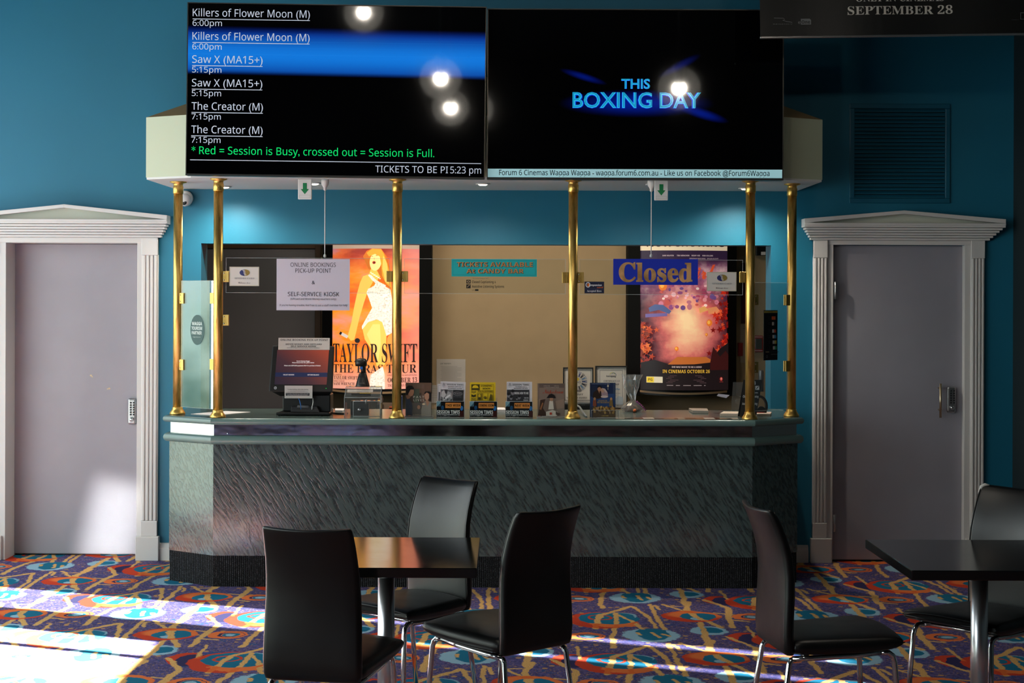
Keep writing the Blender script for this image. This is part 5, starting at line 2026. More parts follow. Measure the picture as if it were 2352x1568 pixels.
bag = MB().loft(crumple([(22 * k, 0.002, 0), (25 * k, 7 * k, 0), (21 * k, 16 * k, 0), (12 * k, 22 * k, 1 * k), (5 * k, 27 * k, 2 * k)], amp=0.12), True, False)
bag.loft(crumple([(5 * k, 27 * k, 2 * k), (10 * k, 42 * k, -1 * k), (15 * k, 58 * k, -3 * k), (19 * k, 74 * k, -3 * k), (22 * k, 86 * k, -2 * k)], amp=0.30), False, False)
bag.build('cellophane', M_CELLO, t)
MB().loft(crumple([(16 * k, 0.002, 0), (18 * k, 5 * k, 0), (13 * k, 12 * k, 0), (5 * k, 16 * k, 0)], amp=0.2), True, True).build('contents', painted('wrapped_treats', '#5a4638', 0.5, 0.2, 60, 0.7, 60), t)
MB().sphere((4 * k, -0.05, 5 * k), 0.010).build('orange_sweet', pmat('orange_sweet', '#d2622a', 0.3), t)
rb = MB()
pts = [(8 * k + 22 * k * i / 40 + 0.0, -0.03 + 0.006 * math.sin(i * 1.3), 24 * k - 20 * k * (i / 40) ** 1.5 + 0.006 * math.cos(i * 1.3)) for i in range(41)]
rb.tube(pts, 0.002, 6)
rb.build('ribbon', pmat('purple_ribbon', '#8a3a7a', 0.4), t)


# ---- framed certificates
def cert(label, box, Y, draw, rz=0.0):
    x0, y0, x1, y1 = box
    c = W((x0 + x1) / 2, y1, Y)
    o = thing('framed_certificate', label, 'certificate', (c.x, Y, c.z))
    k = Y / F
    w, h = (x1 - x0) / 2 * k, (y1 - y0) * k
    e = 3 * k
    f_ = MB()
    for q in ((-w, w, h - e, h), (-w, w, 0, e), (-w, -w + e, e, h - e), (w - e, w, e, h - e)):
        f_.box(q[0], q[1], -0.012, 0.008, q[2], q[3])
    f_.build('frame', M_BLACK, o, (0, 0, 0), (R(-5), 0, 0), bevel=0.002)
    a = Art(Y, (x0 + x1) / 2, y1, 0.0004)
    a.board(x0 + 2, y0 + 2, x1 - 2, y1 - 2, 0.003, '#c8c1ba')
    draw(a)
    a.build('certificate', None, o, (0, 0, 0), (R(-5), 0, 0))
    return o


def d_c1(a):
    a.frame(1297.5, 849, 1358, 919, 0.9, '#3a3838')
    for q in range(15):
        t_ = 2 * math.pi * q / 15
        c = ['#3a4a78', '#2c2c34', '#5a7a9a', '#4a4a50'][q % 4]
        a.stroke([(1326 + 11 * math.cos(t_), 876 + 11 * math.sin(t_)), (1326 + 18 * math.cos(t_), 876 + 18 * math.sin(t_))], 3.4, c)
        for dq in (-0.13, 0, 0.13):
            a.stroke([(1326 + 17 * math.cos(t_ + dq * 0.6), 876 + 17 * math.sin(t_ + dq * 0.6)), (1326 + 23 * math.cos(t_ + dq), 876 + 23 * math.sin(t_ + dq))], 1.1, c)
    a.ell(1326.5, 871, 3.4, 3.4, '#c9a82c')
    a.text('RACI', 1321, 1334, 880, 4, '#55545a', 'bold', 0, res=1)
    a.text('HEROES', 1310, 1335, 900, 4.6, '#3a393c', 'bold', 0, res=1)
    a.text('MILITARY', 1306, 1339, 908, 4.6, '#3a393c', 'bold', 0, res=1)
    a.text('VOLUNTEER AWARDS', 1301, 1348, 915.5, 4.2, '#3a393c', 'bold', 0, res=1)


def d_c2(a):
    a.frame(1372, 845.5, 1436, 933, 0.8, '#4a484a')
    a.frame(1377.5, 850, 1430.5, 929, 0.8, '#5a585a')
    arc_ = lambda cx, cy, r, t0, t1: [(cx + r * math.cos(t0 + (t1 - t0) * i / 12), cy - r * math.sin(t0 + (t1 - t0) * i / 12)) for i in range(13)]
    a.stroke(arc_(1407, 861, 6, R(20), R(175)), 0.9, '#b5b23c')
    a.stroke(arc_(1410, 861.5, 5.5, R(-10), R(150)), 0.9, '#3f6a8a')
    a.text('kurrajong', 1393, 1414.5, 865.5, 4.2, '#3a4250', 'bold', 0, res=2)
    a.text('CERTIFICATE OF', 1386.5, 1424, 877, 4.2, '#77757c', 'bold', 0, res=2)
    a.text('APPRECIATION', 1388, 1422, 884, 4.2, '#77757c', 'bold', 0, res=2)
    a.text('this certifies', 1398, 1424, 895, 3.6, '#4a86b0', 'bold', 0, res=1)
    a.text('for support of the', 1392, 1425, 904, 2.6, '#8a888c', 'bold', 0, res=1)
    a.text('community', 1398, 1416, 909, 2.6, '#8a888c', 'bold', 0, res=1)
    a.poly([(1410, 920), (1420, 909), (1431, 912), (1431, 929), (1415, 929)], '#a9b2bc')


cert('black framed certificate with a ring of blue hands behind the fourth pole', (1293, 843.5, 1363, 924), 11.25, d_c1)
cert('taller black framed certificate with a small arch logo beside the dark film poster', (1367, 840, 1441, 938.5), 11.2, d_c2)
# silver-edged black printer in front of the left certificate, handset and telephone further left
t = thing('receipt_printer', 'low black receipt printer with silver edge below the framed certificates', 'printer', (W(1340, 0, 11.0).x, 11.0, 0.862))
k = 11.0 / F
MB().box(-50 * k, 50 * k, -0.08, 0.08, 0, 0.085).build('body', M_BLACK, t, bevel=0.006)
MB().box(-50 * k, 50 * k, -0.082, 0.078, 0.086, 0.10).build('silver_lid', pmat('silver_plastic', '#7d7c7d', 0.4, 0.3), t, bevel=0.003)
tag(MB().tube([W(1325, 930, 9.6), W(1332, 935, 9.55), W(1340, 948, 9.3), W(1347, 957, 9.12)], 0.006, 8).build('grey_strap', pmat('grey_strap', '#6d7478', 0.4)), 'grey coiled cable dropping over the counter by the blue leaflet', 'cable')
t = thing('desk_phone', 'black desk telephone on the back desk right of the clear box', 'telephone', (W(897, 0, 10.6).x, 10.6, 0.862))
MB().hexa([(-0.09, -0.06, 0), (0.09, -0.06, 0), (0.09, 0.1, 0), (-0.09, 0.1, 0), (-0.09, -0.06, 0.04), (0.09, -0.06, 0.04), (0.09, 0.1, 0.11), (-0.09, 0.1, 0.11)]).build('base', M_BLACK, t, bevel=0.008)
MB().tube([(-0.065, -0.05, 0.08), (-0.065, 0.0, 0.10), (-0.065, 0.08, 0.13)], [0.022, 0.016, 0.022], 12).build('handset', M_BLACK, t)
MB().box(0.0, 0.06, 0.0, 0.04, 0.075, 0.085).build('red_label', pmat('orange_label', '#b5502c', 0.5), t)
tag(MB().box(-0.012, 0.012, -0.01, 0.06, 0, 0.09).build('blue_box', pmat('blue_card', '#1c3a78', 0.5), None, (W(924, 0, 9.7).x, 9.62, ZK)), 'small dark blue box behind the brown PAST LIVES leaflet', 'box')
tag(MB().prism([(W(775, 0, 9.5).x, 9.45), (W(792, 0, 9.5).x, 9.45), (W(796, 0, 9.6).x, 9.62), (W(772, 0, 9.6).x, 9.62)], ZK + 0.001, ZK + 0.012).build('white_pad', M_PAPER), 'small white pad on the counter just behind the clear box', 'paper')
tag(MB().prism([(W(1130, 0, 9.5).x, 9.45), (W(1165, 0, 9.5).x, 9.45), (W(1162, 0, 9.6).x, 9.64), (W(1136, 0, 9.6).x, 9.64)], ZK + 0.001, ZK + 0.02).build('paper_pad', M_PAPER), 'white paper pad behind the yellow and NEXT WEEK leaflets', 'paper')


def d_note(a):
    a.text('LOST PROPERTY', 1011, 1036, 836.5, 3.2, '#77706c', 'bold', 0, res=1)
    for q in range(11):
        a.rect(1012 + (2 if q % 3 else 0), 841 + q * 3.1, 1012 + (48 if q % 4 else 38), 841.7 + q * 3.1, '#a59c98')
    a.rect(1010, 880, 1060, 880.8, '#a59c98')


flat('wall_notice', 'white typed notice pinned to the beige wall right of the orange poster', 'notice', (1002.5, 824.5, 1069, 890), YB - 0.004, '#cdc2bb', d_note)
flat('wall_notice', 'lower white sheet pinned behind the THIS WEEK leaflets', 'notice', (985, 884, 1030, 925), YB - 0.008, '#c6bcb6', lambda a: [a.rect(990, 892 + q * 5, 1022, 892.6 + q * 5, '#a59c98') for q in range(5)])

# ================================================================== LIGHTBOX POSTERS
PYb = 11.42


def bow(X):
    return 0.13 * max(0.0, 1 - (X / 0.42) ** 2)


def lightbox(label, xo0, xi0, xi1, xo1, yb, ylip, draw, src, glow):
    cx = (xi0 + xi1) / 2
    k = PYb / F
    c = W(cx, yb, PYb)
    o = thing('poster_lightbox', label, 'poster', (c.x, PYb, c.z))
    ztop = 1.26
    # bowed black side rails
    for a_, b_ in ((xo0, xi0), (xi1, xo1)):
        x0, x1 = (a_ - cx) * k, (b_ - cx) * k
        MB().hexa([(x0, -0.012 - bow(x0), -0.05), (x1, -0.012 - bow(x1), -0.05), (x1, 0.16, -0.05), (x0, 0.16, -0.05), (x0, -0.012 - bow(x0), ztop), (x1, -0.012 - bow(x1), ztop), (x1, 0.16, ztop), (x0, 0.16, ztop)]).build('side_rail', M_BLACKM, o, bevel=0.002)
    n = 24
    lip = MB()
    for i in range(n):
        x0 = ((xo0 - cx) + (xo1 - xo0) * i / n) * k
        x1 = ((xo0 - cx) + (xo1 - xo0) * (i + 1) / n) * k
        zb0, zb1 = -(ylip - yb) * k * (0.35 + 5 * bow(x0)), -(ylip - yb) * k * (0.35 + 5 * bow(x1))
        lip.mat(M_BLACK)
        lip.hexa([(x0, -0.010 - bow(x0), zb0 - 0.012), (x1, -0.010 - bow(x1), zb1 - 0.012), (x1, 0.16, -0.012), (x0, 0.16, -0.012), (x0, -0.010 - bow(x0), -0.002), (x1, -0.010 - bow(x1), -0.002), (x1, 0.16, -0.002), (x0, 0.16, -0.002)])
    lip.build('bottom_lip', None, o)
    zo = lambda X: -0.024 * bow(X) / 0.13
    ln = MB()
    for i in range(n):
        x0 = ((xi0 - cx) + (xi1 - xi0) * i / n) * k
        x1 = ((xi0 - cx) + (xi1 - xi0) * (i + 1) / n) * k
        ln.hexa([(x0, -0.020 - bow(x0), -0.012 + zo(x0)), (x1, -0.020 - bow(x1), -0.012 + zo(x1)), (x1, -0.010 - bow(x1), -0.012 + zo(x1)), (x0, -0.010 - bow(x0), -0.012 + zo(x0)),
                 (x0, -0.020 - bow(x0), 0.003 + zo(x0)), (x1, -0.020 - bow(x1), 0.003 + zo(x1)), (x1, -0.010 - bow(x1), 0.003 + zo(x1)), (x0, -0.010 - bow(x0), 0.003 + zo(x0))])
    ln.build('sill_strip', pmat('tan_strip', '#c9a27c', 0.4), o)
    MB().box((xo0 - cx) * k, (xo1 - cx) * k, 0.10, 0.17, -0.04, ztop).build('back_box', M_BLACK, o)
    a = Art(PYb, cx, yb, 0.0004, None, glow, 0.4, bow, 'backlit_print')
    a.src = src
    draw(a)
    a.build('backlit_print', None, o)
    return o


def orange_bg():
    m, n, b = nmat('orange_backdrop', '#c86a2a', 0.4)
    o = n.obj()
    sp = n.new('ShaderNodeSeparateXYZ'); n.l.new(o, sp.inputs[0])
    v = n.noise(n.mapping(o, rot=(0, R(35), 0), scale=(2.2, 1, 5.5)), 1.0, 4, 0.55)
    f = n.m('ADD', v, n.mul(n.sub(sp.outputs[2], 0.45), -0.05))
    c = n.ramp(f, [(0.30, '#d3431c'), (0.44, '#ef6a1c'), (0.54, '#f68c1e'), (0.64, '#ee8d6a'), (0.78, '#e4a3a6')])
    top = n.step(sp.outputs[2], 0.80, 1.10)
    c = n.mix(top, c, n.ramp(v, [(0.35, '#7c2a28'), (0.5, '#b8563a'), (0.65, '#8a6a90')]))
    bot = n.step(sp.outputs[2], 0.22, 0.02)
    c = n.mix(n.mul(bot, 0.8), c, (*lin('#e3a596'), 1))
    rt_ = n.step(sp.outputs[0], 0.05, 0.32)
    c = n.mix(n.mul(rt_, 0.55), c, (*lin('#dd8f88'), 1))
    n.l.new(c, b.inputs['Base Color'])
    n.l.new(c, b.inputs['Emission Color'])
    b.inputs['Emission Strength'].default_value = 0.95
    return m


def sparkle():
    m, n, b = nmat('sparkle_print', '#d8c8b8', 0.4)
    o = n.obj()
    c = n.ramp(n.noise(o, 90, 3, 0.8), [(0.36, '#b9a79a'), (0.5, '#eadfcc'), (0.66, '#fff8ea')])
    n.l.new(c, b.inputs['Base Color']); n.l.new(c, b.inputs['Emission Color'])
    b.inputs['Emission Strength'].default_value = 1.0
    return m


def d_orange(a):
    a.rect(107, -60, 972, 52, '#a08a7a', 12)
    a.rect(107, 52, 972, 1440, orange_bg(), 16)
    SK, SK2, HR, HR2 = '#f7bd55', '#fbd98c', '#e89a35', '#c46a24'
    a.poly([(420, 130), (455, 75), (510, 52), (600, 55), (655, 130), (690, 270), (700, 420), (690, 450), (640, 400), (600, 330), (470, 250)], HR2)
    # generic singer: arm, leg, bodice, neck, head
    a.poly([(480, 305), (420, 325), (390, 390), (360, 500), (330, 640), (305, 780), (275, 890), (270, 930), (300, 965), (335, 955), (350, 890), (385, 740), (430, 590), (470, 470), (520, 380)], SK)
    a.poly([(415, 840), (470, 780), (560, 755), (610, 775), (655, 900), (650, 1010), (640, 1200), (560, 1215), (525, 1080), (440, 950)], '#f6c45c')
    a.poly([(460, 900), (520, 800), (590, 800), (600, 1000), (570, 1180), (530, 1050)], '#fbd878')
    a.poly([(690, 890), (708, 880), (708, 1180), (660, 1180), (660, 940)], '#f09a48')
    a.poly([(560, 372), (600, 400), (690, 455), (708, 560), (708, 885), (655, 915), (612, 778), (560, 752), (472, 780), (414, 852), (410, 822), (446, 756), (512, 640), (480, 545), (456, 490), (470, 452), (530, 420)], sparkle())
    a.stroke([(484, 306), (520, 350), (570, 395), (640, 430)], 34, sparkle())
    a.poly([(500, 250), (560, 270), (590, 330), (560, 370), (510, 320), (480, 305)], SK)
    a.ell(545, 180, 58, 92, SK2, ang=0.12)
    a.poly([(455, 95), (510, 55), (600, 58), (630, 110), (690, 300), (700, 440), (650, 400), (610, 320), (600, 200), (585, 130), (540, 105), (480, 130)], HR)
    a.poly([(620, 120), (660, 200), (675, 400), (640, 380), (612, 250)], '#f3c060')
    a.ell(530, 190, 17, 15, '#b8442c'); a.ell(532, 191, 10, 7, '#4a1a16')
    a.ell(512, 128, 10, 3.5, '#a8683c'); a.ell(556, 120, 12, 3.5, '#a8683c')
    a.poly([(532, 130), (526, 160), (540, 162)], '#e8b070')
    for q in range(10):
        a.ell(500 + q * 10, 290 + q * 6 + (q % 2) * 6, 6, 6, '#fff2dc', 8)
    a.stroke([(190, 888), (268, 928)], 30, '#d3c6bd'); a.stroke([(186, 886), (206, 896)], 30, '#1c1618')
    a.ell(367, 962, 27, 24, '#1a1416')
    K = '#33201c'
    a.text('TAYLOR SWIFT', 117, 955, 1176, 182, K, 'serif', 0.0, res=4)
    a.text('THE ERAS TOUR', 119, 950, 1280, 82, K, 'serif', 0.0, res=4)
    a.poly([(500, 1300), (560, 1260), (620, 1215), (640, 1300), (640, 1440), (490, 1440)], sparkle())
    a.text('STARRING', 125, 210, 1310, 16, '#6a3c34', 'serif', 0, res=2)
    a.text('TAYLOR SWIFT', 127, 372, 1348, 34, K, 'serif', 0, res=2)
    a.text('DIRECTED BY', 125, 240, 1373, 16, '#6a3c34', 'serif', 0, res=2)
    a.text('SAM WRENCH', 125, 340, 1405, 28, K, 'serif', 0, res=2)
    a.text('ONE NIGHT WAS BEGINNING', 668, 955, 1312, 16, '#6a3c34', 'serif', 0, res=2)
    a.text('OCTOBER 13', 668, 955, 1375, 48, K, 'serif', 0, res=2)
    a.text('TICKETS AVAILABLE', 668, 955, 1416, 24, '#6a3c34', 'serif', 0, res=2)


lightbox('lit orange concert poster of a singer in a sparkling white bodysuit', 740, 765, 963.5, 990, 890.5, 903, d_orange, (740, 560, 4.354), 0.95)


def dark_bg():
    m, n, b = nmat('night_street_backdrop', '#401c20', 0.4)
    o = n.obj()
    sp = n.new('ShaderNodeSeparateXYZ'); n.l.new(o, sp.inputs[0])
    v = n.noise(n.mapping(o, scale=(4.0, 1, 5.0)), 1.3, 5, 0.6)
    z, x = sp.outputs[2], sp.outputs[0]
    r = n.m('SQRT', n.add(n.m('POWER', n.mul(n.sub(x, 0.02), 3.0), 2.0), n.m('POWER', n.mul(n.sub(z, 0.50), 1.9), 2.0)))
    f = n.m('ADD', n.sub(1.0, r), n.mul(n.sub(v, 0.5), 0.8))
    c = n.ramp(f, [(0.0, '#2c1420'), (0.22, '#6a3038'), (0.45, '#c0605c'), (0.68, '#e8a080'), (0.95, '#f8cf9c')])
    up = n.step(z, 0.60, 0.85)
    c = n.mix(n.mul(up, 0.8), c, n.ramp(v, [(0.35, '#4a3462'), (0.5, '#a0587c'), (0.64, '#e0b6b8')]))
    c = n.mix(n.step(z, 0.88, 0.98), c, (*lin('#2b1c34'), 1))
    c = n.mix(n.step(z, 0.24, 0.15), c, (*lin('#1d1517'), 1))
    n.l.new(c, b.inputs['Base Color']); n.l.new(c, b.inputs['Emission Color'])
    b.inputs['Emission Strength'].default_value = 0.62
    return m


def d_street(a):
    a.rect(122, -80, 990, 70, '#d8c4a4', 12)
    a.text('NOW SHOWING', 185, 952, 32, 70, '#1a1410', 'bold', 0.0)
    a.rect(122, 70, 990, 1450, dark_bg(), 16)
    a.text('SAM NGUYEN', 335, 445, 128, 14, '#b3a1a5', 'bold', 0, res=1)
    a.text('TIM MINCHIN', 475, 598, 128, 14, '#b3a1a5', 'bold', 0, res=1)
    a.text('REMY HII', 622, 705, 128, 14, '#b3a1a5', 'bold', 0, res=1)
    a.text('ROB COLLINS', 730, 838, 128, 14, '#b3a1a5', 'bold', 0, res=1)
    a.text('DEBORAH MAILMAN', 600, 760, 157, 12, '#a38f95', 'bold', 0, res=1)
    a.text('DYLAN ALCOTT', 780, 895, 157, 12, '#a38f95', 'bold', 0, res=1)
    a.text('Girl', 560, 862, 350, 150, '#d8502c', 'script', 0.012)
    # distant rooftops and blossom
    rnd = random.Random(21)
    for q in range(60):
        x, y = rnd.uniform(300, 880), rnd.uniform(420, 640)
        w = rnd.uniform(6, 26)
        a.ell(x, y, w, w * rnd.uniform(0.5, 1.3), rnd.choice(['#c9788c', '#8a4a78', '#e8b0b4', '#a0405a', '#d98a8c', '#6a4a80', '#c25850', '#f0d0c4', '#b8707c']), 12)
    a.poly([(200, 640), (260, 605), (340, 610), (420, 670), (400, 700), (300, 660), (210, 680)], '#4c5a86')
    a.poly([(170, 700), (380, 690), (380, 720), (170, 735)], '#6a5c94')
    a.poly([(690, 640), (750, 620), (790, 660), (700, 690)], '#e0a05c')
    a.poly([(780, 640), (870, 625), (930, 690), (790, 700)], '#d98a5a')
    # autumn leaves left and right
    for q in range(120):
        if q % 2:
            x, y = 985 - abs(rnd.gauss(0, 60)), rnd.uniform(480, 1180)
            c = rnd.choice(['#a81c14', '#c8301a', '#7c1412', '#d8502c', '#8a1a14'])
        else:
            x, y = 125 + abs(rnd.gauss(0, 50)), rnd.uniform(780, 1230)
            c = rnd.choice(['#c8502a', '#a8381c', '#d86a34', '#7a2c1c', '#94302a'])
        s_ = rnd.uniform(14, 34)
        t0 = rnd.uniform(0, 6)
        a.poly([(min(988, max(124, x + s_ * (1.3 if i % 2 == 0 else 0.5) * math.cos(t0 + i * math.pi / 5))), y + s_ * (1.3 if i % 2 == 0 else 0.5) * math.sin(t0 + i * math.pi / 5)) for i in range(10)], c)
    # dark foreground bushes and light path
    a.poly([(122, 1180), (250, 1150), (420, 1200), (640, 1190), (800, 1150), (900, 1040), (988, 980), (988, 1448), (122, 1448)], '#1e1517')
    a.poly([(380, 1195), (470, 1120), (760, 1120), (850, 1170), (640, 1192)], '#b8642c')
    a.poly([(800, 1170), (830, 1020), (900, 1120), (960, 1060), (988, 1100), (988, 1250), (800, 1250)], '#3a1414')
    # lanterns
    for x, y, r_ in ((790, 785, 30), (465, 1040, 20), (330, 425, 40), (760, 900, 14)):
        a.ell(x, y, r_, r_ * 1.1, '#e8782a'); a.ell(x - r_ * 0.2, y - r_ * 0.15, r_ * 0.5, r_ * 0.6, '#f8b04c')
        a.stroke([(x, y + r_), (x, y + r_ * 1.7)], 4, '#a83a1c')
    a.text('SHE WAS MADE TO BE A HERO', 418, 712, 1227, 16, '#c9b0ac', 'bold', 0, res=2)
    a.text('IN CINEMAS OCTOBER 26', 330, 795, 1278, 32, '#d8a83c', 'bold', 0.0)
    for q in range(6):
        a.rect(400 - (q % 3) * 18, 1303 + q * 14, 715 + (q % 3) * 22, 1307 + q * 14, '#5a4244')
    for x0, x1 in ((370, 432), (458, 498), (530, 605), (632, 712), (736, 752)):
        a.rect(x0, 1396, x1, 1403, '#8a7a7a')
    a.rect(175, 1316, 330, 1376, '#cfc2a8')
    a.rect(178, 1319, 246, 1373, '#e0bc2c')
    a.text('PG', 192, 232, 1358, 26, '#4a3a10', 'bold')
    a.ell(912, 1338, 15, 19, '#b83a34'); a.ell(912, 1336, 6, 10, '#e0a090')
    a.rect(894, 1364, 932, 1368, '#a83a34')


lightbox('lit dark red film poster of a lantern street with autumn leaves', 1441, 1468, 1667, 1690, 892.5, 904, d_street, (1440, 560, 4.357), 0.62)

# ---- bits on the rear wall at the right
p = W(1700, 802, YB)
tag(MB().box(-0.02, 0.018, -0.02, 0, -0.05, 0.05).build('red_alarm_plate', pmat('red_box', '#b0201a', 0.4), None, (p.x, YB, p.z), bevel=0.002), 'small red plate on the wall left of the right corner pole', 'sign')
p = W(1742, 789, YB)
t = thing('fire_alarm', 'red fire alarm call point partly behind the payment sign', 'alarm', (p.x, YB, p.z))
MB().box(-0.055, 0.03, -0.035, 0, -0.062, 0.062).build('body', pmat('alarm_red', '#a5251f', 0.4), t, bevel=0.006)
MB().box(-0.03, 0.02, -0.04, -0.035, -0.04, 0.04).build('window', pmat('alarm_window', '#3a3c3a', 0.2), t, bevel=0.002)
fr_ = MB()
for q in ((-0.045, 0.025, 0.05, 0.054), (-0.045, 0.025, -0.054, -0.05), (-0.047, -0.043, -0.05, 0.05)):
    fr_.box(q[0], q[1], -0.0365, -0.035, q[2], q[3])
fr_.build('white_line', M_PAPER, t)
flat('red_flyer', 'dark red flyer on the wall behind the right corner pole', 'poster', (1702, 604, 1724, 743), YB - 0.004, '#5a2226', lambda a: [a.rect(1704, 650, 1722, 735, '#7c2a2a'), a.rect(1704, 608, 1722, 645, '#33181e')])
flat('wall_plate', 'pale panel on the wall below the dark red flyer', 'panel', (1700, 745, 1724, 833), YB - 0.004, '#b9a490', lambda a: a.rect(1706, 754, 1712, 755, '#776a5e'))
p = W(1745, 575, YB)
t = thing('wall_box', 'black wall box with white label at the top right of the ticket window', 'box', (p.x, YB, p.z))
MB().box(-0.035, 0.04, -0.06, 0, -0.04, 0.09).build('body', M_BLACK, t, bevel=0.003)
MB().box(0.0, 0.034, -0.0615, -0.06, -0.036, -0.012).build('white_label', M_PAPER, t)
p = W(1738, 865, YB)
tag(MB().lathe([(0.02, -0.10), (0.02, 0.05), (0.016, 0.06)], n=14).build('grey_canister', pmat('grey_metal', '#7a7d84', 0.35, 0.5), None, (p.x, 11.4, p.z)), 'grey canister standing behind the right corner pole', 'canister')
MBx = None

# ================================================================== HANGING BANNER
BNY = 8.4
c = W(2068, 80, BNY)
t = thing('hanging_banner', 'black film banner hung from the ceiling at upper right, reading SEPTEMBER 28', 'banner', (c.x, BNY, c.z))
t.rotation_euler = (0, R(-0.95), 0)
a = Art(BNY, 2068, 80, 0.0005, None, 0.0, 0.35, pref='banner', spec=0.4)
k = BNY / F


def banner_mat():
    m, n, b = nmat('banner_vinyl', '#0b0d0e', 0.42)
    o = n.obj()
    n.l.new(n.ramp(n.noise(n.mapping(o, scale=(1.5, 1, 3)), 1, 3), [(0.4, '#050607'), (0.65, '#0b0907')]), b.inputs['Base Color'])
    return m


zt_b = ZC - c.z - 0.02
bn = MB().mat(banner_mat())
nb = 30
for i in range(nb):
    x0, x1 = (-322 + 644 * i / nb) * k, (-322 + 644 * (i + 1) / nb) * k
    wv = lambda X: 0.006 * math.sin(X * 9)
    bn.hexa([(x0, wv(x0), 0), (x1, wv(x1), 0), (x1, wv(x1) + 0.002, 0), (x0, wv(x0) + 0.002, 0), (x0, wv(x0), zt_b), (x1, wv(x1), zt_b), (x1, wv(x1) + 0.002, zt_b), (x0, wv(x0) + 0.002, zt_b)])
bn.build('vinyl_sheet', None, t)
a.bow = lambda X: -0.006 * math.sin(X * 9) + 0.0
CR = '#b3aea6'
a.text('ONLY IN CINEMAS', 1966, 2170, 3, 16, CR, 'serif', 0.0)
a.text('SEPTEMBER 28', 1947, 2189, 33, 19, CR, 'serif', 0.0)
a.stroke([(1778, 38), (1800, 38.5), (1803, 41), (1798, 43), (1808, 46), (1820, 48)], 1.0, '#77777a')
a.text('REGENCY', 1776, 1821, 53, 2.2, '#6a6a6c', 'sans', 0, res=1)
a.poly([(1840, 40), (1860, 40), (1863.5, 43), (1863.5, 53.5), (1840, 53.5)], '#5f6163')
a.text('e', 1833.5, 1839, 51.5, 7, '#5f6163', 'bold')
a.text('One', 1841.5, 1861, 51.3, 7.4, '#111314', 'bold')
a.frame(2343, 33, 2358, 49, 1.6, '#55585a')
a.rect(2322, 49, 2340, 49.7, '#44474a')
a.build('lettering', None, t, (0, -0.002, 0))
MB().box(-323 * k, 323 * k, -0.008, 0.010, -0.012, 0.0015).build('bottom_bar', pmat('silver_bar', (0.55, 0.53, 0.54), 0.25, 1.0), t, bevel=0.003)
for sx in (-300, 300):
    pass


# ================================================================== PENDANT LAMPS (seen only as reflections in the screens)
def reflect(px, py, tvo, d):
    V = W(px, py, d)
    n = Vector((math.sin(tvo.rotation_euler.z), -math.cos(tvo.rotation_euler.z), 0))
    return V - n * (2 * (V - tvo.location).dot(n))


PEND = [(reflect(835, 28, TVL, 13.2), 'glass globe pendant lamp highest above the foyer'), (reflect(1012, 180, TVL, 12.4), 'glass globe pendant lamp nearer the left screen'),
        (reflect(1035, 247, TVL, 14.2), 'glass globe pendant lamp far back in the foyer'), (reflect(1560, 202, TVR, 12.1), 'glass globe pendant lamp facing the right screen')]
M_GLOBE = clear('frosted_globe', (0.9, 0.9, 0.9), 0.6, 0.10)
for i, (p, lab) in enumerate(PEND):
    t = thing('pendant_lamp', lab, 'lamp', p, group='globe pendant lamps')
    MB().sphere((0, 0, 0), 0.17, 28, 18).build('globe', M_GLOBE, t)
    MB().sphere((0, 0, 0.01), 0.022, 12, 8).build('bulb', pmat('lit_bulb', (1, 0.93, 0.82), 0.4, emit=28.0), t)
    MB().lathe([(0.03, 0.03), (0.045, 0.10), (0.05, 0.18), (0.03, 0.21)], n=16).build('cap', M_STEEL, t)
    MB().tube([(0, 0, 0.2), (0, 0, ZC - p.z)], 0.006, 8).build('cord', M_BLACK, t)
    lamp('pendant_light', 'POINT', (0, 0, 0.0), 33.0, (1, 0.9, 0.76), parent=t, shadow_soft_size=0.05)

# ---- unseen warm lamp added to brighten the ticket room
lamp('booth_fill_lamp', 'AREA', (-0.1, 10.55, 2.72), 27.0, (1.0, 0.84, 0.62), target=(-0.1, 10.75, 0), shape='RECTANGLE', size=2.6, size_y=0.4)

# ================================================================== TABLES
def table(label, X, Y):
    t = thing('cafe_table', label, 'table', (X, Y, 0), group='square black cafe tables')
    MB().box(-0.35, 0.35, -0.35, 0.35, 0.704, 0.74).build('tabletop', M_TABLE, t, bevel=0.003)
    MB().lathe([(0.032, 0.025), (0.032, 0.69)], n=28).build('column', pmat('satin_chrome', (0.82, 0.82, 0.85), 0.3, 1.0), t)
    MB().lathe([(0.11, 0.688), (0.11, 0.703), (0.034, 0.703)], n=24).build('mounting_plate', M_BLACKM, t)
    MB().lathe([(0.22, 0.0), (0.22, 0.012), (0.20, 0.020), (0.05, 0.034), (0.034, 0.05)], n=36).build('base', M_CHROME, t)
    return t


def table_mat():
    m, n, b = nmat('black_tabletop', '#0e0e0f', 0.10, 0, 0.6)
    o = n.obj()
    n.l.new(n.m('ADD', n.mul(n.noise(o, 5, 5, 0.7), 0.10), 0.07), b.inputs['Roughness'])
    return m


M_TABLE = table_mat()
table('square black table at left with the orange poster mirrored in its top', -0.455, 5.78)
table('square black table cut off by the right edge of the picture', 1.79, 5.765)


# ================================================================== CHAIRS
def ring_rr(w, t, n=5):
    """rounded rectangle outline, half-width w, half-thickness t: list of (u, v)"""
    out = []
    r = t * 0.98
    for sx, sy, a0 in ((1, -1, -90), (1, 1, 0), (-1, 1, 90), (-1, -1, 180)):
        cx, cy = sx * (w - r), sy * (t - r)
        for i in range(n + 1):
            a = R(a0 + 90 * i / n)
            out.append((cx + r * math.cos(a), cy + r * math.sin(a)))
    # extra points along the flat sides so they can bend
    full = []
    m = len(out)
    for i in range(m):
        p, q = out[i], out[(i + 1) % m]
        full.append(p)
        if abs(q[0] - p[0]) > w:
            for k in range(1, 8):
                full.append((p[0] + (q[0] - p[0]) * k / 8, p[1] + (q[1] - p[1]) * k / 8))
    return full


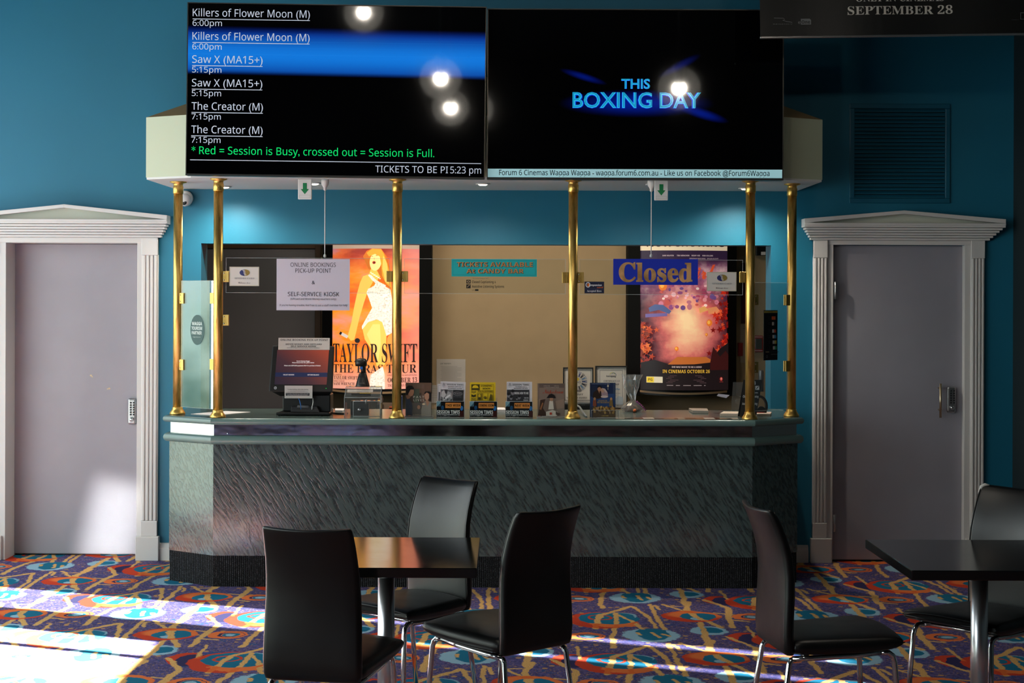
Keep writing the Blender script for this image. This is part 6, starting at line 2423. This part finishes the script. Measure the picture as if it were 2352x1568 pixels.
def smooth(a, b, t):
    t = max(0, min(1, t))
    return a + (b - a) * t * t * (3 - 2 * t)


def make_chair(label):
    t = thing('dining_chair', label, 'chair', group='black leather chairs around the tables')
    # backrest: z from under the seat to the top; leans and flares backwards, hollow across
    rings = []
    prof = [(0.405, -0.190, 0.150, 0.012), (0.412, -0.196, 0.168, 0.017), (0.43, -0.200, 0.173, 0.019), (0.48, -0.204, 0.174, 0.019), (0.55, -0.205, 0.173, 0.0185), (0.62, -0.207, 0.171, 0.018),
            (0.69, -0.212, 0.168, 0.0175), (0.76, -0.223, 0.165, 0.017), (0.82, -0.240, 0.162, 0.016), (0.87, -0.260, 0.160, 0.0155), (0.905, -0.277, 0.158, 0.0145), (0.922, -0.287, 0.156, 0.013), (0.930, -0.294, 0.151, 0.008)]
    for z_, y_, w_, th_ in prof:
        f = smooth(0.0, 1.0, (z_ - 0.45) / 0.35)
        lift = smooth(0.0, 1.0, (z_ - 0.80) / 0.12)
        ring = []
        for u, v in ring_rr(w_, th_):
            s_ = (u / w_) ** 2
            ring.append((u, y_ + v + f * 0.022 * s_ , z_ + lift * 0.006 * s_))
        rings.append(ring)
    MB().loft(rings, True, True).build('backrest', M_LEATHER, t)
    # stitched piping down both edges of the back
    for sx in (-1, 1):
        pts = []
        for z_, y_, w_, th_ in prof[2:-1]:
            f = smooth(0.0, 1.0, (z_ - 0.45) / 0.35)
            pts.append((sx * (w_ - 0.006), y_ + th_ * 0.75 + f * 0.022, z_ + smooth(0, 1, (z_ - 0.8) / 0.12) * 0.006))
        MB().tube(pts, 0.0028, 6).build('piping', M_LEATHER, t)
    # seat pad
    rings = []
    sp = [(-0.185, 0.165, 0.012, 0.438), (-0.178, 0.172, 0.022, 0.438), (-0.15, 0.177, 0.027, 0.438), (-0.05, 0.188, 0.028, 0.440), (0.07, 0.200, 0.027, 0.444), (0.16, 0.208, 0.024, 0.450), (0.205, 0.211, 0.018, 0.455), (0.224, 0.209, 0.012, 0.457), (0.232, 0.203, 0.006, 0.458)]
    for y_, w_, th_, z_ in sp:
        ring = []
        for u, v in ring_rr(w_, th_):
            s_ = (u / w_) ** 2
            dz = (0.010 * (1 - s_) if v > 0 else 0.0) - 0.004 * s_
            ring.append((u, y_ - 0.012 * s_ * max(0.0, (y_ - 0.1) / 0.13), z_ + v + dz))
        rings.append(ring)
    MB().loft(rings, True, True).build('seat', M_LEATHER, t)
    sg = MB()
    for sx in (-1, 1):
        sg.tube([(sx * (w_ - 0.003), y_, z_ - th_ * 0.2) for y_, w_, th_, z_ in sp[1:-1]], 0.0025, 6)
    sg.build('seat_piping', M_LEATHER, t)
    # chrome frame under the seat
    fr_ = MB()
    for sx in (-1, 1):
        fr_.tube([(sx * 0.165, 0.150, 0.411), (sx * 0.162, 0.05, 0.402), (sx * 0.155, -0.10, 0.396), (sx * 0.150, -0.185, 0.394)], 0.0105, 10)
    fr_.tube([(-0.165, 0.10, 0.405), (0.165, 0.10, 0.405)], 0.009, 8)
    fr_.tube([(-0.150, -0.12, 0.395), (0.150, -0.12, 0.395)], 0.009, 8)
    fr_.build('seat_frame', M_CHROME, t)
    for sx in (-1, 1):
        MB().tube([(sx * 0.165, 0.150, 0.411), (sx * 0.168, 0.178, 0.409), (sx * 0.170, 0.192, 0.398), (sx * 0.172, 0.199, 0.375), (sx * 0.178, 0.208, 0.25), (sx * 0.188, 0.222, 0.0)], 0.0105, 12).build('leg', M_CHROME, t)
        MB().tube([(sx * 0.150, -0.17, 0.394), (sx * 0.151, -0.188, 0.390), (sx * 0.153, -0.197, 0.375), (sx * 0.160, -0.215, 0.25), (sx * 0.175, -0.255, 0.0)], 0.0105, 12).build('leg', M_CHROME, t)
    return t


CH = [((-0.615, 5.345), R(-11), 'black leather chair at the left table with its back squarely to the viewer'),
      ((-0.02, 5.77), R(41), 'black leather chair at the right side of the left table, turned away'),
      ((-0.41, 6.27), R(180 - 39), 'black leather chair behind the left table, facing the viewer'),
      ((1.20, 5.72), R(-81), 'black leather chair left of the right table, seen in profile'),
      ((1.88, 6.05), R(131), 'black leather chair with worn corner behind the right table')]
ch0 = make_chair(CH[0][2])
for i, (xy, rz, lab) in enumerate(CH):
    o = ch0 if i == 0 else copy_tree(ch0)
    o.location = (xy[0], xy[1], 0)
    o.rotation_euler = (0, 0, rz)
    o['label'] = lab

# rubbed pale corner on the chair behind the right table
MB().tube([(0.125, -0.272, 0.934), (0.141, -0.267, 0.934), (0.152, -0.257, 0.925), (0.155, -0.249, 0.905), (0.156, -0.244, 0.885)], [0.003, 0.008, 0.009, 0.007, 0.002], 8).build('worn_patch', pmat('worn_leather', '#b5b2ae', 0.6), o)

# the lettering helper is no longer needed
bpy.data.curves.remove(_TXT['o'].data)
